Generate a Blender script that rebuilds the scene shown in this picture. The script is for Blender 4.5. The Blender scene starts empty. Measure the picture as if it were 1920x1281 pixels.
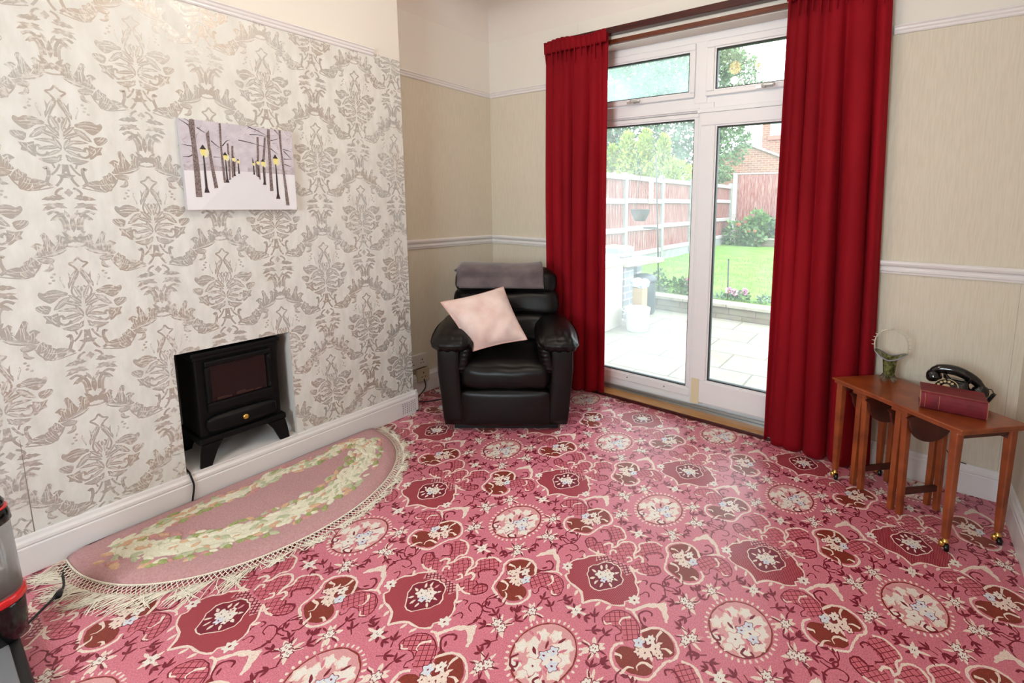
import bpy, math, random
from mathutils import Vector, Matrix, noise as mnoise

# ---------------------------------------------------------------- camera, sky, lights, exposure
SC = bpy.context.scene
COL = SC.collection
W, H = 1920.0, 1281.0
F_PX, CX, CY = 864.18, 1138.29, 492.38
YAW, PITCH, ROLL = -0.5650, 0.12645, 0.01233
CAM = Vector((2.4833, -1.6796, 1.3050))

cd = bpy.data.cameras.new('camera'); co = bpy.data.objects.new('camera', cd); COL.objects.link(co)
fw = Vector((math.sin(YAW)*math.cos(PITCH), math.cos(YAW)*math.cos(PITCH), -math.sin(PITCH)))
rt = Vector((math.cos(YAW), -math.sin(YAW), 0)); up = rt.cross(fw)
rt, up = rt*math.cos(ROLL)+up*math.sin(ROLL), up*math.cos(ROLL)-rt*math.sin(ROLL)
co.matrix_world = Matrix(((rt.x, up.x, -fw.x, CAM.x), (rt.y, up.y, -fw.y, CAM.y), (rt.z, up.z, -fw.z, CAM.z), (0, 0, 0, 1)))
cd.sensor_fit = 'HORIZONTAL'; cd.sensor_width = 36.0
cd.lens = F_PX/W*36.0
cd.shift_x = (W/2-CX)/W; cd.shift_y = (CY-H/2)/W
cd.clip_start = 0.02; cd.clip_end = 200
SC.camera = co

SC.view_settings.view_transform = 'Standard'; SC.view_settings.look = 'None'
SC.view_settings.exposure = 0.62; SC.view_settings.gamma = 1.0
SC.view_settings.use_curve_mapping = False

wd = bpy.data.worlds.new('sky'); SC.world = wd; wd.use_nodes = True
wn = wd.node_tree; wn.nodes.clear()
wo = wn.nodes.new('ShaderNodeOutputWorld'); wb = wn.nodes.new('ShaderNodeBackground')
wb.inputs['Color'].default_value = (0.86, 0.95, 1.0, 1); wb.inputs['Strength'].default_value = 5.0
wn.links.new(wb.outputs[0], wo.inputs[0])

def light(name, kind, loc, energy, color, rot=(0, 0, 0), **kw):
    d = bpy.data.lights.new(name, kind); d.energy = energy; d.color = color
    for k, v in kw.items(): setattr(d, k, v)
    o = bpy.data.objects.new(name, d); COL.objects.link(o); o.location = loc; o.rotation_euler = rot
    return o
# sky portal at the patio door; fill lamp added outside an invented window behind the camera
pt_ = light('door_daylight', 'AREA', (1.47, 1.12, 1.2), 1, (1, 1, 1), (math.radians(-90), 0, 0), shape='RECTANGLE', size=1.8, size_y=2.4); pt_.data.cycles.is_portal = True
light('rear_fill', 'AREA', (1.65, -3.28, 1.5), 33, (0.76, 0.91, 1.0), (math.radians(90), 0, 0), shape='RECTANGLE', size=1.0, size_y=1.1)
# weak sun through thin cloud
light('sun', 'SUN', (0, 8, 10), 1.0, (1.0, 0.96, 0.88), (math.radians(38), math.radians(25), 0), angle=math.radians(12))

# ---------------------------------------------------------------- helpers
PI = math.pi
R = random.Random(11)
def srgb(r, g, b):
    f = lambda c: c/12.92 if c <= 0.04045 else ((c+0.055)/1.055)**2.4
    return (f(r/255), f(g/255), f(b/255), 1.0)

MATS = {}
def mat(name, col, rough=0.6, metal=0.0, spec=0.5, var=0.0, vscale=8.0, col2=None, vstretch=(1, 1, 1), bump=0.0, bscale=60.0, bstretch=(1, 1, 1), sheen=0.0, coat=0.0, detail=4.0, lo=0.35, hi=0.65, trans=0.0, ior=1.45, emit=None, estr=0.0, bdist=0.002):
    """principled material; noise mixes col with col2 (or a darker col), second noise drives bump."""
    m = bpy.data.materials.new(name); m.use_nodes = True; MATS[name] = m
    nt = m.node_tree; n = nt.nodes; L = nt.links
    p = n['Principled BSDF']; c = srgb(*col)
    p.inputs['Base Color'].default_value = c; p.inputs['Roughness'].default_value = rough
    p.inputs['Metallic'].default_value = metal; p.inputs['Specular IOR Level'].default_value = spec
    p.inputs['Sheen Weight'].default_value = sheen; p.inputs['Coat Weight'].default_value = coat
    p.inputs['Transmission Weight'].default_value = trans; p.inputs['IOR'].default_value = ior
    if emit: p.inputs['Emission Color'].default_value = srgb(*emit); p.inputs['Emission Strength'].default_value = estr
    if var > 0 or col2 or bump > 0: geo = n.new('ShaderNodeNewGeometry')
    if var > 0 or col2:
        mp = n.new('ShaderNodeMapping'); mp.inputs['Scale'].default_value = vstretch; L.new(geo.outputs['Position'], mp.inputs[0])
        nz = n.new('ShaderNodeTexNoise'); nz.inputs['Scale'].default_value = vscale; nz.inputs['Detail'].default_value = detail
        L.new(mp.outputs[0], nz.inputs['Vector'])
        rp = n.new('ShaderNodeValToRGB'); rp.color_ramp.elements[0].position = lo; rp.color_ramp.elements[1].position = hi
        c2 = srgb(*col2) if col2 else tuple(x*(1-var) for x in c[:3])+(1,)
        rp.color_ramp.elements[0].color = c; rp.color_ramp.elements[1].color = c2
        L.new(nz.outputs['Fac'], rp.inputs[0]); L.new(rp.outputs[0], p.inputs['Base Color'])
    if bump > 0:
        mp = n.new('ShaderNodeMapping'); mp.inputs['Scale'].default_value = bstretch; L.new(geo.outputs['Position'], mp.inputs[0])
        nz = n.new('ShaderNodeTexNoise'); nz.inputs['Scale'].default_value = bscale; nz.inputs['Detail'].default_value = 3
        L.new(mp.outputs[0], nz.inputs['Vector'])
        b = n.new('ShaderNodeBump'); b.inputs['Strength'].default_value = bump; b.inputs['Distance'].default_value = bdist
        L.new(nz.outputs['Fac'], b.inputs['Height']); L.new(b.outputs[0], p.inputs['Normal'])
    return m

class MB:
    """collects geometry (world coordinates) and links it as ONE mesh object"""
    def __init__(s, T=None): s.v = []; s.f = []; s.m = []; s.sm = []; s.T = T
    def add(s, vs, fs, mi=0, smooth=False, raw=False):
        o = len(s.v)
        if s.T and not raw: vs = [s.T(*p) for p in vs]
        s.v += [tuple(p) for p in vs]
        for f in fs: s.f.append([i+o for i in f]); s.m.append(mi); s.sm.append(smooth)
        return s
    def box(s, x0, x1, y0, y1, z0, z1, mi=0, t=0.0):
        """axis box; t pulls the bottom in by t on x and y"""
        vs = [(x0+t, y0+t, z0), (x1-t, y0+t, z0), (x1-t, y1-t, z0), (x0+t, y1-t, z0), (x0, y0, z1), (x1, y0, z1), (x1, y1, z1), (x0, y1, z1)]
        return s.add(vs, [(0, 3, 2, 1), (4, 5, 6, 7), (0, 1, 5, 4), (1, 2, 6, 5), (2, 3, 7, 6), (3, 0, 4, 7)], mi)
    def prism(s, poly, A, B, mi=0, smooth=False):
        """poly: 3d points, swept from offset A to offset B"""
        n = len(poly); A = Vector(A); B = Vector(B)
        vs = [Vector(p)+A for p in poly]+[Vector(p)+B for p in poly]
        return s.add([tuple(v) for v in vs], [tuple(range(n-1, -1, -1)), tuple(range(n, 2*n))]+[(i, (i+1) % n, n+(i+1) % n, n+i) for i in range(n)], mi, smooth)
    def tube(s, pts, r, seg=8, mi=0, closed=False, caps=True):
        pts = [Vector(p) for p in pts]; n = len(pts)
        rr = r if isinstance(r, (list, tuple)) else [r]*n
        vs = []; prev = None
        for i, p in enumerate(pts):
            a = pts[(i-1) % n] if closed or i > 0 else p; b = pts[(i+1) % n] if closed or i < n-1 else p
            t = (b-a).normalized() if (b-a).length > 1e-9 else Vector((0, 0, 1))
            if prev is None:
                u = t.orthogonal().normalized()
            else:
                u = prev-t*prev.dot(t); u = u.normalized() if u.length > 1e-6 else t.orthogonal().normalized()
            prev = u; w = t.cross(u)
            for k in range(seg):
                an = 2*PI*k/seg; vs.append(tuple(p+(u*math.cos(an)+w*math.sin(an))*rr[i]))
        fs = []
        for i in range(n if closed else n-1):
            j = (i+1) % n
            for k in range(seg): fs.append((i*seg+k, i*seg+(k+1) % seg, j*seg+(k+1) % seg, j*seg+k))
        if caps and not closed: fs += [tuple(range(seg-1, -1, -1)), tuple(range((n-1)*seg, n*seg))]
        return s.add(vs, fs, mi, True)
    def lathe(s, prof, c, seg=24, mi=0, M=None, wob=None):
        """prof: (radius, height) pairs about +z through c"""
        vs = []; c = Vector(c)
        for (r, z) in prof:
            for k in range(seg):
                a = 2*PI*k/seg; q = r; h = z
                if wob: q, h = wob(r, z, a)
                p = Vector((q*math.cos(a), q*math.sin(a), h))
                vs.append(tuple(c+(M @ p if M else p)))
        fs = []
        for i in range(len(prof)-1):
            for k in range(seg): fs.append((i*seg+k, i*seg+(k+1) % seg, (i+1)*seg+(k+1) % seg, (i+1)*seg+k))
        if prof[0][0] > 1e-6: fs.append(tuple(range(seg-1, -1, -1)))
        if prof[-1][0] > 1e-6: fs.append(tuple(range((len(prof)-1)*seg, len(prof)*seg)))
        return s.add(vs, fs, mi, True)
    def grid(s, fn, nu, nv, mi=0, closeu=False, smooth=True):
        vs = [tuple(fn(i/nu, j/nv)) for j in range(nv+1) for i in range(nu+(0 if closeu else 1))]
        w = nu if closeu else nu+1; fs = []
        for j in range(nv):
            for i in range(nu): fs.append((j*w+i, j*w+(i+1) % w, (j+1)*w+(i+1) % w, (j+1)*w+i))
        return s.add(vs, fs, mi, smooth)
    def pad(s, x0, x1, y0, y1, z0, z1, r, n=10, mi=0, puff=0.0, warp=None):
        """upholstered rounded box; puff bulges the faces"""
        c = Vector(((x0+x1)/2, (y0+y1)/2, (z0+z1)/2)); h = Vector(((x1-x0)/2, (y1-y0)/2, (z1-z0)/2))
        rr = Vector((min(r, h.x*.98), min(r, h.y*.98), min(r, h.z*.98))); idx = {}; vs = []; fs = []
        def vert(p):
            k = tuple(round(q, 5) for q in p)
            if k in idx: return idx[k]
            q = Vector((p[0]*h.x, p[1]*h.y, p[2]*h.z)); inn = Vector([max(-(h[i]-rr[i]), min(h[i]-rr[i], q[i])) for i in range(3)])
            d = q-inn; e = Vector([d[i]/rr[i] for i in range(3)])
            if e.length > 1e-9: e = e.normalized()*max(abs(e[0]), abs(e[1]), abs(e[2]))
            o = inn+Vector([e[i]*rr[i] for i in range(3)])
            if puff:
                a, b, g = p
                wz = (1-a*a)*(1-b*b); wx = (1-g*g)*(1-b*b); wy = (1-a*a)*(1-g*g)
                o += Vector((a**3*wx, b**3*wy, g**3*wz))*puff
            o = o+c
            if warp: o = Vector(warp(o.x, o.y, o.z))
            idx[k] = len(vs); vs.append(tuple(o)); return idx[k]
        g = [-math.cos(PI*i/n)*.35+(-1+2*i/n)*.65 for i in range(n+1)]
        for ax in range(3):
            for sg in (-1, 1):
                for i in range(n):
                    for j in range(n):
                        q = []
                        for (a, b) in ((g[i], g[j]), (g[i+1], g[j]), (g[i+1], g[j+1]), (g[i], g[j+1])):
                            p = [0, 0, 0]; p[ax] = sg; p[(ax+1) % 3] = a; p[(ax+2) % 3] = b; q.append(vert(p))
                        fs.append(q if sg > 0 else q[::-1])
        return s.add(vs, fs, mi, True)
    def build(s, name, mats, parent=None, label=None, cat=None, group=None, kind=None, bevel=0.0, subsurf=0, origin=None, bseg=2):
        if not isinstance(mats, (list, tuple)): mats = [mats]
        if parent is not None: org = Vector(parent['_o'])
        elif origin is not None: org = Vector(origin)
        else:
            n = max(1, len(s.v)); org = Vector((sum(p[0] for p in s.v)/n, sum(p[1] for p in s.v)/n, min([p[2] for p in s.v] or [0])))
        me = bpy.data.meshes.new(name)
        me.from_pydata([(p[0]-org.x, p[1]-org.y, p[2]-org.z) for p in s.v], [], s.f)
        for m in mats: me.materials.append(m if not isinstance(m, str) else MATS[m])
        me.polygons.foreach_set('material_index', s.m); me.polygons.foreach_set('use_smooth', s.sm); me.update()
        o = bpy.data.objects.new(name, me); COL.objects.link(o)
        if parent is not None: o.parent = parent; o['_o'] = tuple(org)
        else: o.location = org; o['_o'] = tuple(org)
        if bevel:
            b = o.modifiers.new('bevel', 'BEVEL'); b.width = bevel; b.segments = bseg; b.limit_method = 'ANGLE'; b.angle_limit = math.radians(40)
        if subsurf:
            b = o.modifiers.new('subsurf', 'SUBSURF'); b.levels = subsurf; b.render_levels = subsurf
        return tag(o, label, cat, group, kind)

def tag(o, label=None, cat=None, group=None, kind=None):
    if label: o['label'] = label
    if cat: o['category'] = cat
    if group: o['group'] = group
    if kind: o['kind'] = kind
    return o
def thing(name, label, cat, loc, group=None):
    o = bpy.data.objects.new(name, None); COL.objects.link(o); o.location = loc; o['_o'] = tuple(loc)
    o.empty_display_size = 0.05
    return tag(o, label, cat, group)
def copy_thing(root, delta, label=None):
    """copy a thing with its parts and sub-parts, moved by delta"""
    def rec(o, par):
        c = o.copy(); COL.objects.link(c)
        if par is None: c.location = Vector(o.location)+Vector(delta)
        else: c.parent = par
        for ch in o.children: rec(ch, c)
        return c
    r = rec(root, None)
    if label: r['label'] = label
    return r

def smooth_pts(P, closed=True, n=6):
    out = []; N = len(P)
    for i in range(N if closed else N-1):
        if closed: a, b, c, d = P[(i-1) % N], P[i], P[(i+1) % N], P[(i+2) % N]
        else: a, b, c, d = P[max(i-1, 0)], P[i], P[i+1], P[min(i+2, N-1)]
        for k in range(n):
            t = k/n; t2 = t*t; t3 = t2*t
            out.append(tuple(0.5*((2*b[j])+(-a[j]+c[j])*t+(2*a[j]-5*b[j]+4*c[j]-d[j])*t2+(-a[j]+3*b[j]-3*c[j]+d[j])*t3) for j in range(len(b))))
    if not closed: out.append(tuple(P[-1]))
    return out

class _Items(list):
    n = 0
    def append(s, it):
        s.n += 1; list.append(s, (it[0]+s.n*s.step, it[1], it[2]))
    step = .02
class Pattern:
    """flat 2d artwork: filled shapes and strokes, later laid as thin layers into a surface's own mesh"""
    def __init__(s): s.items = _Items()      # (layer, material index, polygon); every shape gets its own hair-thin height
    def fill(s, P, mi, layer, sm=0): s.items.append((layer, mi, smooth_pts(P, True, sm) if sm else [tuple(p) for p in P]))
    def stroke(s, P, w, mi, layer, closed=False, sm=5, taper=False, jit=0.0):
        Q = smooth_pts(P, closed, sm) if sm else [tuple(p) for p in P]
        n = len(Q); Lf = []; Rt = []
        for i, p in enumerate(Q):
            a = Q[(i-1) % n] if closed or i > 0 else p; b = Q[(i+1) % n] if closed or i < n-1 else p
            dx, dy = b[0]-a[0], b[1]-a[1]; l = math.hypot(dx, dy) or 1
            ww = w*(1-0.8*i/(n-1)) if taper else w
            ww *= 0.5*(1+R.uniform(-jit, jit))
            Lf.append((p[0]-dy/l*ww, p[1]+dx/l*ww)); Rt.append((p[0]+dy/l*ww, p[1]-dx/l*ww))
        m = n if closed else n-1; s.items.n += 1; ll = layer+s.items.n*s.items.step
        for i in range(m):
            j = (i+1) % n; list.append(s.items, (ll, mi, [Lf[i], Rt[i], Rt[j], Lf[j]]))
    def blob(s, x, y, rx, ry, mi, layer, lobes=0, amp=0.2, rot=0.0, n=14):
        P = []
        for k in range(n):
            a = 2*PI*k/n; q = 1+(amp*math.cos(lobes*a) if lobes else 0)
            px, py = rx*q*math.cos(a), ry*q*math.sin(a)
            P.append((x+px*math.cos(rot)-py*math.sin(rot), y+px*math.sin(rot)+py*math.cos(rot)))
        s.items.append((layer, mi, P))
    def leaf(s, x, y, ang, ln, wd, mi, layer, bend=0.0, teeth=0):
        L_, R_ = [], []; n = 6 if not teeth else teeth*2
        for i in range(n+1):
            t = i/n; q = math.sin(PI*min(1, t*1.0))**0.8*(1-0.25*t)
            if teeth and i % 2 == 1: q *= 0.72
            a = ang+bend*t; px, py = ln*t*math.cos(ang+bend*t*.5), ln*t*math.sin(ang+bend*t*.5)
            nx, ny = -math.sin(a), math.cos(a)
            L_.append((x+px+nx*wd*.5*q, y+py+ny*wd*.5*q)); R_.append((x+px-nx*wd*.5*q, y+py-ny*wd*.5*q))
        s.items.append((layer, mi, L_+R_[-2:0:-1]))
    def flower(s, x, y, r, mi, layer, pet=5, rot=0.0): s.blob(x, y, r, r, mi, layer, pet, 0.22, rot, pet*6)
    def mirror(s, ax=0.0):
        o = s.items.n*s.items.step*0+s.items.step*.5
        s.items.extend([(l+o, m, [(2*ax-p[0], p[1]) for p in P][::-1]) for (l, m, P) in list(s.items)])
        return s
def inside(p, P):
    c = False; j = len(P)-1
    for i in range(len(P)):
        if (P[i][1] > p[1]) != (P[j][1] > p[1]) and p[0] < (P[j][0]-P[i][0])*(p[1]-P[i][1])/(P[j][1]-P[i][1])+P[i][0]: c = not c
        j = i
    return c
def hatch(pt, P, step, ang, w, mi, layer, off=0.0):
    xs = [p[0] for p in P]; ys = [p[1] for p in P]; cx, cy = sum(xs)/len(xs), sum(ys)/len(ys)
    rad = max(math.hypot(p[0]-cx, p[1]-cy) for p in P); d = (math.cos(ang), math.sin(ang)); nn = (-d[1], d[0])
    k = -int(rad/step)-1
    while k*step <= rad:
        run = []; t = -rad
        while t <= rad:
            q = (cx+nn[0]*(k*step+off)+d[0]*t, cy+nn[1]*(k*step+off)+d[1]*t)
            if inside(q, P): run.append(q)
            elif run:
                if len(run) > 1: pt.stroke([run[0], run[-1]], w, mi, layer, sm=0)
                run = []
            t += 0.003
        if len(run) > 1: pt.stroke([run[0], run[-1]], w, mi, layer, sm=0)
        k += 1
def clip_poly(P, x0, x1, y0, y1):
    for ax, lim, sg in ((0, x0, 1), (0, x1, -1), (1, y0, 1), (1, y1, -1)):
        if not P: return P
        Q = []
        for i in range(len(P)):
            a, b = P[i-1], P[i]; ia = (a[ax]-lim)*sg >= 0; ib = (b[ax]-lim)*sg >= 0
            if ia != ib:
                t = (lim-a[ax])/(b[ax]-a[ax]); c = [a[0]+(b[0]-a[0])*t, a[1]+(b[1]-a[1])*t]; c[ax] = lim; Q.append(tuple(c))
            if ib: Q.append(b)
        P = Q
    return P
def lay(mb, pat, ox, oy, rects, place, jit=0.0):
    """put one repeat of the artwork at (ox,oy), clipped to each rectangle, through place(u,v,layer)"""
    for (l, m, P) in pat.items:
        Q0 = [(p[0]+ox, p[1]+oy) for p in P]
        bx0, bx1 = min(p[0] for p in Q0), max(p[0] for p in Q0); by0, by1 = min(p[1] for p in Q0), max(p[1] for p in Q0)
        for (x0, x1, y0, y1) in rects:
            if bx1 < x0 or bx0 > x1 or by1 < y0 or by0 > y1: continue
            Q = Q0 if (bx0 >= x0 and bx1 <= x1 and by0 >= y0 and by1 <= y1) else clip_poly(Q0, x0, x1, y0, y1)
            if len(Q) < 3: continue
            mb.add([place(p[0], p[1], l) for p in Q], [tuple(range(len(Q)))], m)
# ---------------------------------------------------------------- materials
mat('ceiling_paint', (228, 220, 211), .85, bump=.05, bscale=40)
mat('wall_paint', (230, 224, 214), .8, bump=.05, bscale=60)
mat('gloss_white', (232, 228, 226), .32, spec=.5)
mat('cream_paper', (218, 209, 191), .8, col2=(211, 201, 181), vscale=5, vstretch=(40, 40, 2.2), lo=.40, hi=.66, detail=6, bump=.25, bscale=30, bstretch=(20, 20, 2), bdist=.0015)
mat('damask_paper', (228, 227, 221), .62, col2=(217, 215, 207), vscale=9, vstretch=(3, 3, 1), lo=.35, hi=.7, bump=.12, bscale=60, bstretch=(6, 6, 1.2))
mat('seam_line', (150, 142, 132), .8)
mat('upvc', (236, 235, 236), .3)
mat('gasket', (38, 40, 42), .55)
mat('aluminium', (178, 180, 180), .35, metal=.8)
mat('oak_varnish', (196, 148, 84), .3, col2=(160, 106, 52), vscale=14, vstretch=(.6, 9, 9), lo=.3, hi=.7, coat=.3)
mat('mahogany', (74, 22, 16), .28, col2=(52, 14, 11), vscale=12, vstretch=(.6, 8, 8), coat=.3)
mat('brown_varnish', (112, 52, 22), .3, col2=(84, 34, 15), vscale=12, vstretch=(.6, 8, 8), coat=.3)
mat('black_matt', (17, 17, 18), .5)
mat('black_gloss', (10, 10, 11), .16)
mat('niche_paint', (226, 222, 216), .7)
mat('dark', (20, 18, 17), .9)

def worn_metallic(name, c1, c2, base):
    """silver print worn back to the paper in patches"""
    m = bpy.data.materials.new(name); m.use_nodes = True; MATS[name] = m
    nt = m.node_tree; n = nt.nodes; L = nt.links; p = n['Principled BSDF']
    geo = n.new('ShaderNodeNewGeometry')
    a = n.new('ShaderNodeTexNoise'); a.inputs['Scale'].default_value = 5.5; a.inputs['Detail'].default_value = 3; L.new(geo.outputs['Position'], a.inputs['Vector'])
    ra = n.new('ShaderNodeValToRGB'); ra.color_ramp.elements[0].position = .42; ra.color_ramp.elements[1].position = .62
    ra.color_ramp.elements[0].color = srgb(*c1); ra.color_ramp.elements[1].color = srgb(*c2); L.new(a.outputs['Fac'], ra.inputs[0])
    b = n.new('ShaderNodeTexNoise'); b.inputs['Scale'].default_value = 70; b.inputs['Detail'].default_value = 5; L.new(geo.outputs['Position'], b.inputs['Vector'])
    c = n.new('ShaderNodeTexNoise'); c.inputs['Scale'].default_value = 3.1; c.inputs['Detail'].default_value = 4; L.new(geo.outputs['Position'], c.inputs['Vector'])
    ad = n.new('ShaderNodeMath'); ad.operation = 'MULTIPLY_ADD'; ad.inputs[1].default_value = .55; L.new(c.outputs['Fac'], ad.inputs[0]); L.new(b.outputs['Fac'], ad.inputs[2])
    rb = n.new('ShaderNodeValToRGB'); rb.color_ramp.elements[0].position = .79; rb.color_ramp.elements[1].position = .97
    rb.color_ramp.elements[0].color = (.05, .05, .05, 1); rb.color_ramp.elements[1].color = (.8, .8, .8, 1); L.new(ad.outputs[0], rb.inputs[0])
    mx = n.new('ShaderNodeMix'); mx.data_type = 'RGBA'; L.new(rb.outputs[0], mx.inputs['Factor'])
    L.new(ra.outputs[0], mx.inputs['A']); mx.inputs['B'].default_value = srgb(*base); L.new(mx.outputs['Result'], p.inputs['Base Color'])
    p.inputs['Roughness'].default_value = .42; p.inputs['Metallic'].default_value = .32
worn_metallic('damask_print', (184, 182, 177), (182, 170, 158), (227, 224, 217))
worn_metallic('damask_print_light', (196, 194, 189), (192, 183, 172), (228, 225, 218))

# ---------------------------------------------------------------- room dimensions
XA, XR = -0.22, 2.972          # alcove wall, right-hand wall
YB, YL, YF = 0.896, 0.896, -3.15  # back wall right of the door, left of the door, wall behind the camera
ZC = 2.65                       # ceiling
DX0, DX1, DZ1 = 0.60, 2.34, 2.290  # patio door opening
NY0, NY1, NZ0, NZ1, ND = -1.086, -0.658, 0.145, 0.665, 0.40  # fireplace recess
PAPER_TOP = 2.098

# ---- floor: carpet with its woven pattern
CARPET = ['carpet_pink', 'carpet_stripe', 'carpet_burgundy', 'carpet_brown', 'carpet_cream', 'carpet_white', 'carpet_blue', 'carpet_blush', 'carpet_trellis']
def pile(name, c, c2, fine=1.0):
    m = mat(name, c, .38, col2=c2, vscale=260, lo=.3, hi=.7, bump=.2, bscale=420, sheen=.08, spec=.55, bdist=.002)
    return m
pile('carpet_pink', (221, 134, 149), (188, 92, 111)); pile('carpet_burgundy', (134, 18, 46), (104, 10, 34))
pile('carpet_brown', (148, 52, 32), (108, 28, 20)); pile('carpet_cream', (242, 226, 212), (218, 190, 176))
pile('carpet_white', (236, 230, 220), (222, 210, 200)); pile('carpet_blue', (224, 226, 230), (196, 200, 214))
pile('carpet_blush', (222, 162, 162), (206, 138, 142)); pile('carpet_trellis', (206, 110, 122), (192, 92, 106))
m = pile('carpet_stripe', (132, 36, 54), (132, 36, 54))
nt = m.node_tree; wv = nt.nodes.new('ShaderNodeTexWave'); wv.bands_direction = 'X'; wv.inputs['Scale'].default_value = 62; wv.inputs['Distortion'].default_value = 3; wv.inputs['Detail'].default_value = 1
g_ = nt.nodes.new('ShaderNodeNewGeometry'); nt.links.new(g_.outputs['Position'], wv.inputs['Vector'])
rp = nt.nodes.new('ShaderNodeValToRGB'); rp.color_ramp.elements[0].position = .3; rp.color_ramp.elements[1].position = .75
rp.color_ramp.elements[0].color = srgb(124, 18, 40); rp.color_ramp.elements[1].color = srgb(186, 78, 88)
nt.links.new(wv.outputs['Fac'], rp.inputs[0]); nt.links.new(rp.outputs[0], nt.nodes['Principled BSDF'].inputs['Base Color'])
PK, ST, BU, BR, CR, WH, BL, BS, TR = range(9)

def carpet_tile():
    h = Pattern()                    # one half, mirrored about the medallion's axis
    def spray(x, y, rot, two=False):
        for k in range(8):
            a = rot+k*PI/4+R.uniform(-.3, .3); h.leaf(x+.010*math.cos(a), y+.010*math.sin(a), a, R.uniform(.020, .040), R.uniform(.010, .016), CR if R.random() < .8 else BS, 5)
        for k in range(4):
            a = rot+PI/6+k*PI/2+R.uniform(-.15, .15); h.leaf(x+.016*math.cos(a), y+.016*math.sin(a), a, R.uniform(.022, .034), .0075, BU, 5.3)
        for d in ([0] if not two else [-.012, .012]):
            fx, fy = x+d*math.cos(rot), y+d*math.sin(rot)
            h.flower(fx, fy, .0155, BU, 5.6, 6, rot); h.flower(fx, fy, .0125, WH, 6, 6, rot)
            h.blob(fx-.003, fy, .0016, .0034, BU, 7, n=6); h.blob(fx+.003, fy, .0016, .0034, BU, 7, n=6)
    def sprig(x, y, ang):            # three burgundy leaves on a stalk
        for da, l in ((-.75, .028), (0, .036), (.75, .028)): h.leaf(x, y, ang+da+R.uniform(-.15, .15), l*R.uniform(.75, 1), .0095, BU, 5.2)
        h.stroke([(x-.02*math.cos(ang), y-.02*math.sin(ang)), (x, y)], .0032, BU, 5.1, sm=0)
    # ring of flower sprays
    spray(.170, -.002, .3, True); spray(.119, .090, 1.2); spray(.116, -.118, 2.2, True)
    for x, y, a in ((.204, .02, .4), (.140, .036, 1.9), (.158, .060, 1.1), (.08, .135, .6), (.12, .142, 1.4), (.062, .178, 2.2), (.150, -.055, -1.0), (.205, -.022, -.4), (.10, -.152, -2.3), (.04, -.158, 2.8), (.07, -.15, -.6), (.150, -.095, .2)): sprig(x, y, a)
    # brown double lobe
    top = [(.321, .186), (.321, .210), (.301, .233), (.273, .247), (.244, .242), (.231, .236), (.201, .233), (.221, .197), (.246, .170), (.285, .165)]
    low = [(.285, .099), (.294, .119), (.282, .140), (.255, .150), (.225, .152), (.199, .147), (.181, .135), (.176, .114), (.186, .096), (.206, .083), (.230, .080), (.253, .084), (.272, .092)]
    h.fill(top, BR, 2, 4); h.fill(low, BR, 2, 4)
    h.stroke([(.205, .205), (.232, .240), (.262, .252), (.300, .243), (.330, .215), (.332, .185), (.315, .165)], .008, CR, 3, jit=.25)
    h.stroke([(.315, .165), (.305, .130), (.297, .095), (.270, .080), (.232, .069), (.195, .074), (.170, .098), (.165, .130), (.182, .150)], .008, CR, 3, jit=.25)
    for P in ([(.290, .128), (.262, .128), (.250, .112), (.258, .098)], [(.225, .072), (.230, .092), (.246, .100)], [(.178, .108), (.195, .112), (.203, .104)], [(.262, .245), (.258, .222), (.266, .205)], [(.318, .196), (.298, .200), (.285, .192)]): h.stroke(P, .010, CR, 3.2, taper=True)
    for x, y, r, c in ((.271, .183, .017, CR), (.252, .157, .018, CR), (.246, .200, .014, WH), (.221, .176, .015, BL), (.232, .150, .011, CR), (.290, .170, .010, CR)):
        h.flower(x, y, r+.003, BU, 4, 5, x*60); h.flower(x, y, r, c, 4.4, 5, x*60)
        h.blob(x, y, .0022, .0036, BU, 5, n=6)
    for k in range(7): a = k*.9; h.leaf(.254+.022*math.cos(a), .178+.024*math.sin(a), a, .022, .010, CR, 3.8)
    for x, y, a in ((.224, .062, 2.6), (.190, .068, -.4), (.162, .092, .6)): h.leaf(x, y, a-2.2, .026, .013, BU, 3.4)
    # trellis fan beside the lobe
    fan = [(.211, .190), (.203, .215), (.180, .236), (.144, .248), (.108, .237), (.088, .211), (.085, .185), (.104, .171), (.124, .181), (.142, .184), (.163, .178), (.172, .160), (.190, .160)]
    F = smooth_pts(fan, True, 5); h.items.append((1.5, TR, F))
    hatch(h, F, .016, .6, .0024, BU, 1.7); hatch(h, F, .016, -.95, .0024, BU, 1.8)
    h.stroke(fan[:8], .0034, BU, 2.3); h.stroke([(.170, .152), (.160, .146), (.152, .158), (.160, .176), (.142, .186), (.124, .183)], .0034, BU, 2.3)
    h.stroke([(.158, .238), (.140, .222), (.138, .204), (.148, .196)], .009, CR, 2.5, taper=True); h.stroke([(.093, .184), (.105, .177), (.119, .187)], .005, CR, 2.5)
    # cream feathered scroll
    h.stroke([(.262, .280), (.236, .312), (.206, .322), (.184, .308), (.164, .280), (.150, .258)], .010, CR, 2.6, jit=.35)
    for k in range(6): h.leaf(.262-.016*k, .284+.040*math.sin(.35+k*.42)-.008, 2.2-k*.34, .034, .013, CR, 2.7)
    h.stroke([(.216, .229), (.190, .243), (.176, .262), (.186, .282), (.205, .288), (.214, .276)], .0062, BU, 2.8); h.leaf(.193, .262, -.9, .022, .010, BU, 2.9)
    h.stroke([(.205, .236), (.184, .244), (.150, .262), (.128, .258)], .007, CR, 2.65, jit=.3)
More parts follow.
